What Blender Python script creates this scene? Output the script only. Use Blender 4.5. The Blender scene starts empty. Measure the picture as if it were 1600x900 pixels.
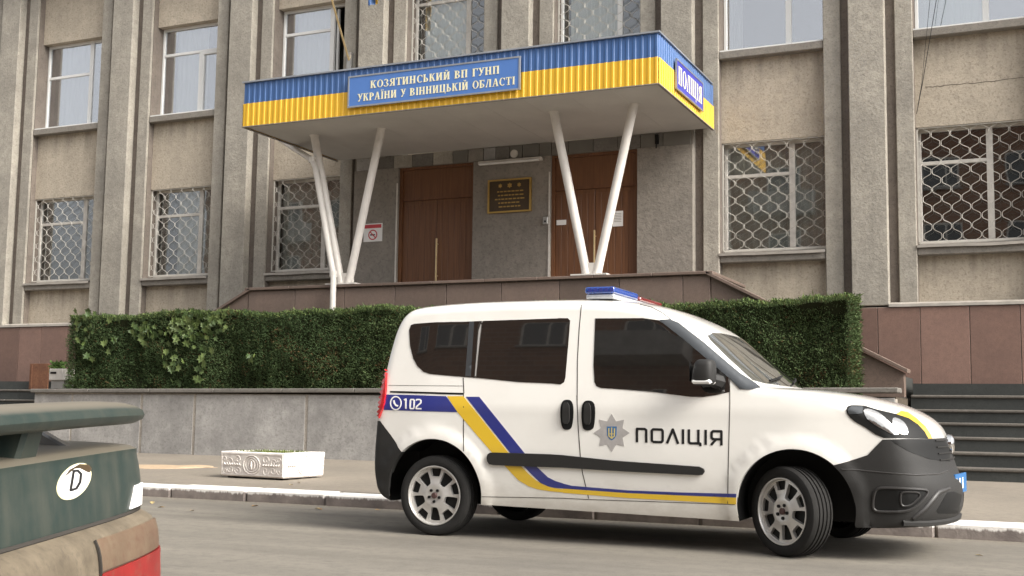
import bpy, bmesh, math, random
import numpy as np
from mathutils import Vector, Matrix, noise
from mathutils.bvhtree import BVHTree
from mathutils.geometry import delaunay_2d_cdt

random.seed(7)
rng = np.random.default_rng(7)
scene = bpy.context.scene
col = scene.collection

# ------------------------------------------------------------------ camera
FPX, PITCH, ROLL, YAW, CAMZ = 1869.0, math.radians(5.967), math.radians(0.799), math.radians(24.446), 0.985
CF = Vector((-math.sin(YAW)*math.cos(PITCH), math.cos(YAW)*math.cos(PITCH), math.sin(PITCH)))
_R = Vector((math.cos(YAW), math.sin(YAW), 0)); _U = _R.cross(CF)
CR = _R*math.cos(ROLL) + _U*math.sin(ROLL)
CU = -_R*math.sin(ROLL) + _U*math.cos(ROLL)
CC = Vector((0, 0, CAMZ))
cam = bpy.data.cameras.new('camera'); cam_o = bpy.data.objects.new('camera', cam); col.objects.link(cam_o)
cam.sensor_width = 36.0; cam.lens = 36.0*FPX/1600.0; cam.clip_end = 2000; cam.clip_start = 0.05
m = Matrix((CR, CU, -CF)).transposed().to_4x4(); m.translation = CC
cam_o.matrix_world = m
scene.camera = cam_o

# measured-survey helpers: a sight line of the photograph meets a known plane or surface
def sight(x, y): return CF + CR*((x-800)/FPX) - CU*((y-450)/FPX)
def onY(x, y, Y): d = sight(x, y); return CC + d*(Y/d.y)
def onZ(x, y, Z): d = sight(x, y); return CC + d*((Z-CAMZ)/d.z)
def onX(x, y, X): d = sight(x, y); return CC + d*(X/d.x)

# ------------------------------------------------------------------ light
SUN_EL, SUN_AZ = math.radians(38), math.radians(102)      # azimuth clockwise from +Y
world = bpy.data.worlds.new('World'); scene.world = world; world.use_nodes = True
wn = world.node_tree.nodes; wl = world.node_tree.links
bg = wn['Background']
sky = wn.new('ShaderNodeTexSky'); sky.sky_type = 'NISHITA'; sky.sun_disc = False
sky.sun_elevation = SUN_EL; sky.sun_rotation = SUN_AZ; sky.air_density = 1.0; sky.dust_density = 6.0; sky.ozone_density = 0.6
hs = wn.new('ShaderNodeHueSaturation'); hs.inputs['Saturation'].default_value = 0.12
wl.new(sky.outputs[0], hs.inputs['Color']); wl.new(hs.outputs[0], bg.inputs['Color'])
bg.inputs['Strength'].default_value = 0.15
sd = bpy.data.lights.new('sun', 'SUN'); sun = bpy.data.objects.new('sun', sd); col.objects.link(sun)
sd.energy = 1.5; sd.angle = math.radians(28); sd.color = (1.0, 0.91, 0.76)
sdir = Vector((math.sin(SUN_AZ)*math.cos(SUN_EL), math.cos(SUN_AZ)*math.cos(SUN_EL), math.sin(SUN_EL)))
sun.rotation_euler = sdir.to_track_quat('Z', 'Y').to_euler(); sun.location = (10, -10, 20)
vs = scene.view_settings
vs.view_transform = 'Standard'; vs.look = 'None'; vs.gamma = 1.0; vs.exposure = 1.0; vs.use_curve_mapping = False

# ------------------------------------------------------------------ materials
def newmat(name):
    mt = bpy.data.materials.new(name); mt.use_nodes = True
    nt = mt.node_tree; b = nt.nodes['Principled BSDF']
    return mt, nt, b
def N(nt, t, **kw):
    n = nt.nodes.new(t)
    for k, v in kw.items():
        if k.startswith('_'): setattr(n, k[1:], v)
        else: n.inputs[k.replace('__', ' ')].default_value = v
    return n
def coords(nt, scale=(1, 1, 1)):
    tc = N(nt, 'ShaderNodeTexCoord'); mp = N(nt, 'ShaderNodeMapping'); mp.inputs['Scale'].default_value = scale
    nt.links.new(tc.outputs['Object'], mp.inputs[0]); return mp.outputs[0]
def ramp(nt, fac, p0, p1, c0=(0, 0, 0, 1), c1=(1, 1, 1, 1)):
    r = N(nt, 'ShaderNodeValToRGB'); e = r.color_ramp.elements
    e[0].position = p0; e[0].color = c0; e[1].position = p1; e[1].color = c1
    nt.links.new(fac, r.inputs[0]); return r.outputs[0]
def mixc(nt, fac, a, b, mode='MIX'):
    mx = N(nt, 'ShaderNodeMix', _data_type='RGBA', _blend_type=mode)
    for sock, v in ((mx.inputs[0], fac), (mx.inputs[6], a), (mx.inputs[7], b)):
        if hasattr(v, 'is_linked'): nt.links.new(v, sock)
        else: sock.default_value = v if not isinstance(v, tuple) else (*v, 1)[:4]
    return mx.outputs[2]
def noisetex(nt, vec, scale, detail=6, rough=.6):
    n = N(nt, 'ShaderNodeTexNoise', Scale=scale, Detail=detail, Roughness=rough)
    nt.links.new(vec, n.inputs['Vector']); return n.outputs['Fac']
def plain(name, c, rough=.6, metal=0.0, spec=.5, coat=0.0, grime=.18, gscale=3.0, bump=0.0, bscale=60.0):
    mt, nt, b = newmat(name)
    v = coords(nt)
    n = noisetex(nt, v, gscale)
    f = ramp(nt, n, .3, .75)
    dark = tuple(x*(1-grime) for x in c)
    nt.links.new(mixc(nt, f, dark, c), b.inputs['Base Color'])
    b.inputs['Roughness'].default_value = rough; b.inputs['Metallic'].default_value = metal
    b.inputs['Specular IOR Level'].default_value = spec; b.inputs['Coat Weight'].default_value = coat
    b.inputs['Coat Roughness'].default_value = .05
    if bump > 0:
        bn = noisetex(nt, v, bscale, 4)
        bp = N(nt, 'ShaderNodeBump', Strength=bump, Distance=.01); nt.links.new(bn, bp.inputs['Height']); nt.links.new(bp.outputs[0], b.inputs['Normal'])
    return mt
def masonry(name, c1, c2, speck, gs=.7, fine=38.0, bump=.5, rough=.9, streak=.35, speck_amt=.55, pieces=0.0, drips=()):
    """rough render, stone or asphalt: big weathering patches, vertical run marks, speckle, relief; optional tone per object"""
    mt, nt, b = newmat(name)
    v = coords(nt); vs_ = coords(nt, (5.0, 5.0, .35))
    big = ramp(nt, noisetex(nt, v, gs, 5, .65), .32, .7)
    base = mixc(nt, big, c1, c2)
    st = ramp(nt, noisetex(nt, vs_, 1.3, 5, .6), .45, .8)
    base = mixc(nt, mixc(nt, streak, (0, 0, 0), st), base, tuple(x*.62 for x in c1))
    fn = noisetex(nt, v, fine, 3, .7)
    sp = ramp(nt, fn, .53, .66)
    base = mixc(nt, mixc(nt, speck_amt, (0, 0, 0), sp), base, speck)
    mid = ramp(nt, noisetex(nt, v, fine*.28, 6, .75), .42, .66)
    base = mixc(nt, mixc(nt, .38, (0, 0, 0), mid), base, tuple(x*.66 for x in c2))
    for zd in drips:          # soot run-off hanging below a sill
        tcd = N(nt, 'ShaderNodeTexCoord'); sd_ = N(nt, 'ShaderNodeSeparateXYZ'); nt.links.new(tcd.outputs['Object'], sd_.inputs[0])
        mr = N(nt, 'ShaderNodeMapRange'); mr.inputs['From Min'].default_value = zd-.75; mr.inputs['From Max'].default_value = zd; nt.links.new(sd_.outputs['Z'], mr.inputs['Value'])
        lt = N(nt, 'ShaderNodeMath', _operation='LESS_THAN'); nt.links.new(sd_.outputs['Z'], lt.inputs[0]); lt.inputs[1].default_value = zd+.02
        sn = ramp(nt, noisetex(nt, coords(nt, (3.2, 3.2, .12)), 1.6, 4, .6), .45, .75)
        m1 = N(nt, 'ShaderNodeMath', _operation='MULTIPLY'); nt.links.new(mr.outputs[0], m1.inputs[0]); nt.links.new(sn, m1.inputs[1])
        m2 = N(nt, 'ShaderNodeMath', _operation='MULTIPLY'); nt.links.new(m1.outputs[0], m2.inputs[0]); nt.links.new(lt.outputs[0], m2.inputs[1])
        m3 = N(nt, 'ShaderNodeMath', _operation='MULTIPLY'); nt.links.new(m2.outputs[0], m3.inputs[0]); m3.inputs[1].default_value = .8
        base = mixc(nt, m3.outputs[0], base, tuple(x*.42 for x in c2))
    if pieces > 0:
        oi = N(nt, 'ShaderNodeObjectInfo')
        k = ramp(nt, oi.outputs['Random'], 0, 1, (1-pieces,)*3+(1,), (1+pieces,)*3+(1,))
        base = mixc(nt, 1.0, base, k, 'MULTIPLY')
    nt.links.new(base, b.inputs['Base Color'])
    b.inputs['Roughness'].default_value = rough; b.inputs['Specular IOR Level'].default_value = .3
    bp = N(nt, 'ShaderNodeBump', Strength=bump, Distance=.012)
    nt.links.new(noisetex(nt, v, fine*.8, 4, .7), bp.inputs['Height']); nt.links.new(bp.outputs[0], b.inputs['Normal'])
    return mt
M = {}
M['stucco'] = masonry('stucco_warm', (.54, .47, .375), (.43, .375, .30), (.22, .185, .145), .9, 27, .9, speck_amt=.55, drips=(7.12, 3.58))
M['pier'] = masonry('stucco_grey', (.44, .405, .345), (.29, .268, .232), (.18, .162, .14), 1.5, 27, .9, streak=.5, speck_amt=.5)
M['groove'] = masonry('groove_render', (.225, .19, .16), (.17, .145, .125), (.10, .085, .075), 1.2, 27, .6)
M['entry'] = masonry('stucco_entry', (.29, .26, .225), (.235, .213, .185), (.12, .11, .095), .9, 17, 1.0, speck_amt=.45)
M['sill'] = masonry('sill_concrete', (.29, .265, .23), (.22, .20, .175), (.12, .11, .1), 2.0, 40, .3)
M['sheet'] = plain('sill_sheet_metal', (.50, .46, .41), .5, 0, .5, grime=.35, gscale=4)
M['granite'] = masonry('red_granite', (.235, .145, .115), (.19, .12, .098), (.10, .07, .06), 1.6, 60, .06, .42, .15, .5, .22)
M['porchstone'] = masonry('brown_granite', (.20, .145, .118), (.16, .12, .10), (.085, .065, .058), 1.6, 60, .06, .5, .2, .5, .15)
M['mortar'] = masonry('mortar', (.46, .42, .36), (.28, .25, .22), (.18, .16, .14), 3, 40, .5)
M['slab'] = masonry('grey_wall_slab', (.43, .415, .395), (.27, .26, .25), (.17, .16, .15), 1.8, 22, .4, .85, .45, .4, .12)
M['capstone'] = masonry('cap_stone', (.20, .185, .165), (.15, .14, .125), (.08, .075, .07), 1.5, 30, .4)
M['stepdark'] = masonry('dark_step_stone', (.062, .066, .062), (.045, .048, .046), (.025, .026, .026), 1.2, 50, .1, .55, .1, .4, .12)
M['tread'] = masonry('step_tread', (.16, .145, .125), (.11, .10, .09), (.07, .065, .06), 1.5, 40, .2)
M['soil'] = masonry('soil', (.10, .08, .06), (.07, .055, .04), (.04, .03, .02), 2, 30, .8)
M['pave'] = masonry('pavement', (.27, .235, .19), (.20, .175, .145), (.11, .10, .09), .45, 45, .35, .9, 0, .3)
M['sand'] = masonry('sand', (.50, .37, .25), (.40, .30, .20), (.28, .2, .14), 2.5, 50, .5, .95, 0, .3)
M['white'] = plain('white_upvc', (.82, .82, .80), .35, grime=.12, gscale=2)
M['oldwhite'] = plain('old_white_paint', (.72, .68, .62), .5, grime=.32, gscale=5)
M['grille'] = plain('grille_paint', (.62, .59, .53), .5, grime=.25, gscale=6)
M['strut'] = plain('strut_paint', (.74, .70, .65), .42, grime=.22, gscale=2.5)
M['blue'] = plain('blue_sheet', (.055, .135, .34), .42, grime=.2, gscale=1.5)
M['yellow'] = plain('yellow_sheet', (.80, .46, .025), .42, grime=.14, gscale=1.5)
M['soffit'] = plain('soffit', (.58, .56, .53), .7, grime=.16, gscale=1.2)
M['flash'] = plain('flashing', (.45, .47, .5), .4, .6, grime=.3)
M['signblue'] = plain('sign_blue', (.085, .20, .52), .3, grime=.08)
M['signblue2'] = plain('sign_blue_deep', (.055, .06, .42), .3, grime=.08)
M['cream'] = plain('sign_cream', (.86, .80, .52), .5, grime=.05)
M['signwhite'] = plain('sign_white', (.85, .84, .82), .5, grime=.05)
M['gold'] = plain('gilt', (.62, .42, .13), .35, .8, grime=.2, gscale=12)
M['plaque'] = plain('plaque_brown', (.075, .05, .025), .3, grime=.3, gscale=6)
M['red'] = plain('red_print', (.55, .05, .06), .5, grime=.1)
M['brass'] = plain('brass', (.72, .55, .30), .3, .7, grime=.25, gscale=10)
M['steel'] = plain('galvanised', (.45, .44, .42), .45, .5, grime=.3)
M['dark'] = plain('dark_interior', (.018, .017, .016), .9, spec=.1)
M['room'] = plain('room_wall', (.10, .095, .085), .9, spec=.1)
M['rust'] = masonry('rusty_sheet', (.24, .115, .065), (.15, .07, .045), (.09, .045, .03), 5, 20, .2)
M['wire'] = plain('cable', (.02, .02, .02), .6)
M['asbestos'] = plain('tile_mix', (.16, .15, .13), .6)

def wood():
    mt, nt, b = newmat('door_wood'); v = coords(nt, (30, 30, 1.1))
    n = noisetex(nt, v, 1.0, 6, .6); c = mixc(nt, ramp(nt, n, .3, .7), (.105, .043, .018), (.185, .080, .034))
    nt.links.new(c, b.inputs['Base Color']); b.inputs['Roughness'].default_value = .45
    bp = N(nt, 'ShaderNodeBump', Strength=.2, Distance=.004); nt.links.new(n, bp.inputs['Height']); nt.links.new(bp.outputs[0], b.inputs['Normal'])
    return mt
M['wood'] = wood()

def glass(name, tint, base_refl, rough=.015):
    mt, nt, b = newmat(name); nt.nodes.remove(b)
    out = nt.nodes['Material Output']
    tr = N(nt, 'ShaderNodeBsdfTransparent'); tr.inputs[0].default_value = (*tint, 1)
    gl = N(nt, 'ShaderNodeBsdfGlossy'); gl.inputs['Roughness'].default_value = rough; gl.inputs['Color'].default_value = (.95, .96, 1, 1)
    lw = N(nt, 'ShaderNodeLayerWeight', Blend=.25)
    mp = N(nt, 'ShaderNodeMapRange'); mp.inputs['To Min'].default_value = base_refl; mp.inputs['To Max'].default_value = .95
    nt.links.new(lw.outputs['Fresnel'], mp.inputs['Value'])
    v = coords(nt); bn = noisetex(nt, v, 1.3, 1)
    bp = N(nt, 'ShaderNodeBump', Strength=.06, Distance=.02); nt.links.new(bn, bp.inputs['Height']); nt.links.new(bp.outputs[0], gl.inputs['Normal'])
    mx = N(nt, 'ShaderNodeMixShader'); nt.links.new(mp.outputs[0], mx.inputs[0]); nt.links.new(tr.outputs[0], mx.inputs[1]); nt.links.new(gl.outputs[0], mx.inputs[2])
    nt.links.new(mx.outputs[0], out.inputs['Surface']); return mt
M['pane'] = glass('window_pane', (.88, .90, .88), .13)
M['pane_coated'] = glass('window_pane_coated', (.92, .94, .94), .38)
def curtain_mat(name, c):
    mt, nt, b = newmat(name); nt.links.new(mixc(nt, noisetex(nt, coords(nt, (14, 14, .6)), 1.5, 3), tuple(x*.8 for x in c), c), b.inputs['Base Color'])
    b.inputs['Roughness'].default_value = .9; return mt
M['curtain'] = curtain_mat('net_curtain', (.90, .90, .88))
M['blind'] = curtain_mat('grey_blind', (.52, .51, .48))
M['green_blind'] = curtain_mat('pale_green_curtain', (.62, .72, .66))

def road_mat():
    mt, nt, b = newmat('asphalt')
    v = coords(nt); vs_ = coords(nt, (.22, 1.6, 1))
    a = ramp(nt, noisetex(nt, vs_, .9, 6, .6), .34, .68)
    c = mixc(nt, a, (.128, .116, .098), (.225, .204, .170))
    d = ramp(nt, noisetex(nt, v, .5, 6, .62), .5, .72)
    c = mixc(nt, mixc(nt, .55, (0, 0, 0), d), c, (.105, .097, .086))
    st = ramp(nt, noisetex(nt, coords(nt, (1.2, 2.6, 1)), 1.1, 3, .5), .68, .76)
    c = mixc(nt, mixc(nt, .6, (0, 0, 0), st), c, (.06, .056, .05))
    md = ramp(nt, noisetex(nt, v, 9, 8, .82), .48, .60)
    c = mixc(nt, mixc(nt, .45, (0, 0, 0), md), c, (.10, .09, .078))
    f = ramp(nt, noisetex(nt, v, 90, 3, .8), .4, .75)
    c = mixc(nt, mixc(nt, .4, (0, 0, 0), f), c, (.27, .25, .22))
    # grit and dust lying in the gutter along the kerb
    tcg = N(nt, 'ShaderNodeTexCoord'); sg_ = N(nt, 'ShaderNodeSeparateXYZ'); nt.links.new(tcg.outputs['Object'], sg_.inputs[0])
    ga = N(nt, 'ShaderNodeMath', _operation='MULTIPLY_ADD'); nt.links.new(noisetex(nt, v, 1.4, 6, .7), ga.inputs[0]); ga.inputs[1].default_value = .9; nt.links.new(sg_.outputs['Y'], ga.inputs[2])
    gmr = N(nt, 'ShaderNodeMapRange'); gmr.inputs['From Min'].default_value = 10.75; gmr.inputs['From Max'].default_value = 11.15; nt.links.new(ga.outputs[0], gmr.inputs['Value'])
    grit = mixc(nt, ramp(nt, noisetex(nt, v, 30, 4, .8), .35, .65), (.10, .085, .068), (.27, .235, .185))
    gmx = N(nt, 'ShaderNodeMath', _operation='MULTIPLY'); nt.links.new(gmr.outputs[0], gmx.inputs[0]); gmx.inputs[1].default_value = .7
    c = mixc(nt, gmx.outputs[0], c, grit)
    # hairline cracks
    vo = N(nt, 'ShaderNodeTexVoronoi', _feature='DISTANCE_TO_EDGE', Scale=.55)
    wv = N(nt, 'ShaderNodeVectorMath', _operation='ADD'); nz = N(nt, 'ShaderNodeTexNoise', Scale=2.2, Detail=5)
    nt.links.new(v, nz.inputs['Vector']); nt.links.new(v, wv.inputs[0]); nt.links.new(nz.outputs['Color'], wv.inputs[1]); nt.links.new(wv.outputs[0], vo.inputs['Vector'])
    ck = ramp(nt, vo.outputs['Distance'], .0, .012, (1, 1, 1, 1), (0, 0, 0, 1))
    c = mixc(nt, mixc(nt, .10, (0, 0, 0), ck), c, (.055, .05, .045))
    nt.links.new(c, b.inputs['Base Color']); b.inputs['Roughness'].default_value = .88; b.inputs['Specular IOR Level'].default_value = .3
    bp = N(nt, 'ShaderNodeBump', Strength=.5, Distance=.006); nt.links.new(noisetex(nt, v, 120, 3, .7), bp.inputs['Height']); nt.links.new(bp.outputs[0], b.inputs['Normal'])
    return mt
M['road'] = road_mat()

def kerb_mat():
    mt, nt, b = newmat('kerb_concrete_whitewashed')
    v = coords(nt)
    tc = N(nt, 'ShaderNodeTexCoord'); sx = N(nt, 'ShaderNodeSeparateXYZ'); nt.links.new(tc.outputs['Object'], sx.inputs[0])
    con = mixc(nt, ramp(nt, noisetex(nt, v, 5, 6), .3, .7), (.16, .135, .125), (.29, .25, .225))
    drip = noisetex(nt, coords(nt, (14, 14, 1.2)), 1.2, 5, .7)
    mth = N(nt, 'ShaderNodeMath', _operation='MULTIPLY_ADD'); nt.links.new(drip, mth.inputs[0]); mth.inputs[1].default_value = .09; nt.links.new(sx.outputs['Z'], mth.inputs[2])
    pf = ramp(nt, mth.outputs[0], .122, .140)
    wear = ramp(nt, noisetex(nt, v, 7, 7, .75), .62, .70, (1, 1, 1, 1), (.15, .15, .15, 1))
    fac = mixc(nt, 1.0, pf, wear, 'MULTIPLY')
    nt.links.new(mixc(nt, fac, con, (.80, .77, .73)), b.inputs['Base Color']); b.inputs['Roughness'].default_value = .85
    bp = N(nt, 'ShaderNodeBump', Strength=.5, Distance=.01); nt.links.new(noisetex(nt, v, 35, 4), bp.inputs['Height']); nt.links.new(bp.outputs[0], b.inputs['Normal'])
    return mt
M['kerb'] = kerb_mat()

def attr_mat(name, rough=.55, trans=.25):
    mt, nt, b = newmat(name)
    rough = .8
    a = N(nt, 'ShaderNodeAttribute'); a.attribute_name = 'tone'
    nt.links.new(a.outputs['Color'], b.inputs['Base Color']); b.inputs['Roughness'].default_value = rough; b.inputs['Specular IOR Level'].default_value = .12
    return mt
M['leafmix'] = attr_mat('foliage_mix')
def leaf_mat(name, c1, c2):
    mt, nt, b = newmat(name); oi = N(nt, 'ShaderNodeObjectInfo')
    nt.links.new(ramp(nt, oi.outputs['Random'], 0, 1, (*c1, 1), (*c2, 1)), b.inputs['Base Color']); b.inputs['Roughness'].default_value = .5
    return mt
M['ivy'] = leaf_mat('ivy_leaf', (.05, .09, .025), (.125, .17, .05))
M['dryleaf'] = leaf_mat('dry_leaf', (.30, .17, .07), (.45, .34, .16))

# vehicle materials
def paint(name, c, coat=1.0, rough=.35, dirt=(.4, .36, .3), dirt_amt=.06, metal=0.0, splash=0.0):
    mt, nt, b = newmat(name); v = coords(nt)
    n = ramp(nt, noisetex(nt, v, 2.4, 6, .65), .45, .85)
    cc = mixc(nt, mixc(nt, dirt_amt, (0, 0, 0), n), c, dirt)
    if splash > 0:
        sx = N(nt, 'ShaderNodeSeparateXYZ'); nt.links.new(v, sx.inputs[0])
        ad = N(nt, 'ShaderNodeMath', _operation='MULTIPLY_ADD'); nt.links.new(noisetex(nt, coords(nt, (3, 3, 6)), 2.0, 6, .7), ad.inputs[0]); ad.inputs[1].default_value = .25; nt.links.new(sx.outputs['Z'], ad.inputs[2])
        mr = N(nt, 'ShaderNodeMapRange'); mr.inputs['From Min'].default_value = .60; mr.inputs['From Max'].default_value = .36; mr.inputs['To Max'].default_value = splash; nt.links.new(ad.outputs[0], mr.inputs['Value'])
        cc = mixc(nt, mr.outputs[0], cc, (.34, .30, .24))
    nt.links.new(cc, b.inputs['Base Color'])
    b.inputs['Roughness'].default_value = rough; b.inputs['Metallic'].default_value = metal
    b.inputs['Coat Weight'].default_value = coat; b.inputs['Coat Roughness'].default_value = .04
    return mt
M['vanwhite'] = paint('van_white', (.83, .81, .765), dirt_amt=.12, splash=.6)
M['vanblue'] = paint('van_blue_vinyl', (.022, .03, .20), .6, .4)
M['vanyellow'] = paint('van_yellow_vinyl', (.72, .47, .03), .6, .4)
M['vanblack'] = plain('van_black_print', (.012, .012, .013), .4)
M['plastic'] = plain('van_black_plastic', (.023, .022, .021), .60, spec=.4, grime=.25, bump=.15, bscale=220)
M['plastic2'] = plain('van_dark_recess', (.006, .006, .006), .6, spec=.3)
M['lip'] = plain('van_plastic_lip', (.034, .032, .031), .45, spec=.5)
M['gap'] = plain('panel_gap', (.05, .045, .04), .9, spec=.1)
def carglass(name, c=(.012, .011, .010), rough=.03):
    mt, nt, b = newmat(name); b.inputs['Base Color'].default_value = (*c, 1); b.inputs['Roughness'].default_value = rough
    b.inputs['Specular IOR Level'].default_value = .6; b.inputs['IOR'].default_value = 1.7; b.inputs['Coat Weight'].default_value = 1.0; b.inputs['Coat Roughness'].default_value = .01
    return mt
M['vanglass'] = carglass('van_tinted_glass')
M['windscreen'] = carglass('van_windscreen', (.075, .075, .066))
M['pillar'] = plain('van_pillar_gloss', (.05, .055, .06), .25, coat=.6, grime=.1)
M['silver'] = plain('alloy_silver', (.72, .70, .67), .36, .55, grime=.25, gscale=8)
M['hub'] = plain('hub_centre', (.11, .06, .055), .4, .3, grime=.4, gscale=60)
M['tyre'] = plain('tyre_rubber', (.024, .023, .022), .85, spec=.25, grime=.3, gscale=9, bump=.2, bscale=90)
M['lampred'] = paint('red_lamp', (.50, .012, .016), 1.0, .2, dirt_amt=.05)
M['lampclear'] = plain('headlamp_reflector', (.62, .61, .59), .10, .9, coat=1.0, grime=.5, gscale=9)
M['starsilver'] = plain('badge_silver', (.50, .475, .46), .5, .2, grime=.2, gscale=20)
M['badgeblue'] = plain('badge_blue', (.05, .16, .36), .5)
M['badgegold'] = plain('badge_gold', (.62, .50, .18), .5)
M['beaconblue'] = paint('beacon_blue', (.015, .055, .27), 1.0, .12, dirt_amt=.03)
M['beaconred'] = paint('beacon_red', (.17, .012, .012), 1.0, .15, dirt_amt=.03)
M['beaconclear'] = plain('beacon_clear', (.62, .64, .68), .15, .2, coat=1.0, grime=.3, gscale=20)
M['plateblue'] = plain('plate_blue', (.03, .15, .38), .4)
M['chrome'] = plain('chrome', (.75, .75, .75), .12, 1.0, grime=.1)

def dusty_green():
    mt, nt, b = newmat('dusty_green_paint'); v = coords(nt)
    g = N(nt, 'ShaderNodeNewGeometry'); sx = N(nt, 'ShaderNodeSeparateXYZ'); nt.links.new(g.outputs['Normal'], sx.inputs[0])
    up = ramp(nt, sx.outputs['Z'], .72, .97)
    run = ramp(nt, noisetex(nt, coords(nt, (16, 16, 1.4)), 1.1, 5, .65), .35, .8)
    n2 = ramp(nt, noisetex(nt, v, 5, 6, .7), .35, .75)
    d = mixc(nt, .5, run, n2)
    dust = mixc(nt, up, mixc(nt, .34, (0, 0, 0), d), (.85, .85, .85))
    c = mixc(nt, dust, (.009, .025, .023), (.18, .155, .118))
    nt.links.new(c, b.inputs['Base Color']); b.inputs['Roughness'].default_value = .5; b.inputs['Coat Weight'].default_value = .15; b.inputs['Coat Roughness'].default_value = .15; b.inputs['Specular IOR Level'].default_value = .35
    return mt
M['green'] = dusty_green()
M['fin'] = plain('grey_fin', (.16, .165, .17), .3, coat=.5, grime=.3)
M['dirty'] = masonry('dirty_bumper', (.19, .155, .11), (.105, .085, .06), (.06, .05, .04), 9, 40, .1, .7, .9, .3)
M['lensdirty'] = masonry('dusty_lamp_lens', (.165, .13, .085), (.13, .075, .05), (.09, .04, .03), 5, 40, .05, .5, .8, .3)
M['reddusty'] = masonry('dusty_red_lamp', (.30, .018, .018), (.19, .018, .016), (.20, .10, .07), 8, 30, .05, .35, .8, .35)
M['brick'] = None
def brick_mat():
    mt, nt, b = newmat('brick_wall')
    bt = N(nt, 'ShaderNodeTexBrick', Scale=1.0); bt.inputs['Color1'].default_value = (.27, .135, .085, 1); bt.inputs['Color2'].default_value = (.20, .10, .068, 1); bt.inputs['Mortar'].default_value = (.3, .25, .2, 1)
    bt.inputs['Brick Width'].default_value = .5; bt.inputs['Row Height'].default_value = .16; bt.inputs['Mortar Size'].default_value = .012
    tc = N(nt, 'ShaderNodeTexCoord'); sx = N(nt, 'ShaderNodeSeparateXYZ'); cb = N(nt, 'ShaderNodeCombineXYZ')
    nt.links.new(tc.outputs['Object'], sx.inputs[0]); nt.links.new(sx.outputs['X'], cb.inputs['X']); nt.links.new(sx.outputs['Z'], cb.inputs['Y']); nt.links.new(cb.outputs[0], bt.inputs['Vector'])
    nt.links.new(bt.outputs['Color'], b.inputs['Base Color']); b.inputs['Roughness'].default_value = .9; return mt
M['brick'] = brick_mat()
def planter_mat():
    mt, nt, b = newmat('whitewashed_concrete'); v = coords(nt)
    f = ramp(nt, noisetex(nt, v, 9, 6, .7), .35, .72)
    nt.links.new(mixc(nt, f, (.62, .57, .54), (.80, .76, .71)), b.inputs['Base Color']); b.inputs['Roughness'].default_value = .85
    bp = N(nt, 'ShaderNodeBump', Strength=.4, Distance=.008); nt.links.new(noisetex(nt, v, 45, 4), bp.inputs['Height']); nt.links.new(bp.outputs[0], b.inputs['Normal'])
    return mt
M['planter'] = planter_mat()

# ------------------------------------------------------------------ object helpers
def mesh_from(name, verts, faces, smooth=False):
    me = bpy.data.meshes.new(name); me.from_pydata([tuple(v) for v in verts], [], faces); me.validate()
    if smooth: me.polygons.foreach_set('use_smooth', [True]*len(me.polygons))
    me.update(); return me
def put(name, me, mat=None, parent=None, bevel=0.0, autosmooth=None):
    o = bpy.data.objects.new(name, me); col.objects.link(o)
    if mat is not None and not me.materials: me.materials.append(M[mat] if isinstance(mat, str) else mat)
    if parent is not None:
        o.parent = parent
        if parent.type == 'EMPTY' and parent.get('_w', 0): o.matrix_parent_inverse = Matrix.Translation(-parent.location)
    if bevel > 0:
        md = o.modifiers.new('bevel', 'BEVEL'); md.width = bevel; md.segments = 1; md.limit_method = 'ANGLE'; md.angle_limit = math.radians(50)
    if autosmooth is not None: sharpen(me, autosmooth)
    return o
def sharpen(me, ang):
    bm = bmesh.new(); bm.from_mesh(me)
    for f in bm.faces: f.smooth = True
    for e in bm.edges:
        e.smooth = not (len(e.link_faces) != 2 or e.calc_face_angle(0) > ang)
    bm.to_mesh(me); bm.free()
def thing(name, loc, label, cat, group=None, world_children=True):
    o = bpy.data.objects.new(name, None); col.objects.link(o); o.location = loc; o.empty_display_size = .2
    o['label'] = label; o['category'] = cat
    if group: o['group'] = group
    if world_children: o['_w'] = 1
    return o
def tag(o, label, cat, group=None):
    o['label'] = label; o['category'] = cat
    if group: o['group'] = group
    return o
def structure(o): o['kind'] = 'structure'; return o
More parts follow.
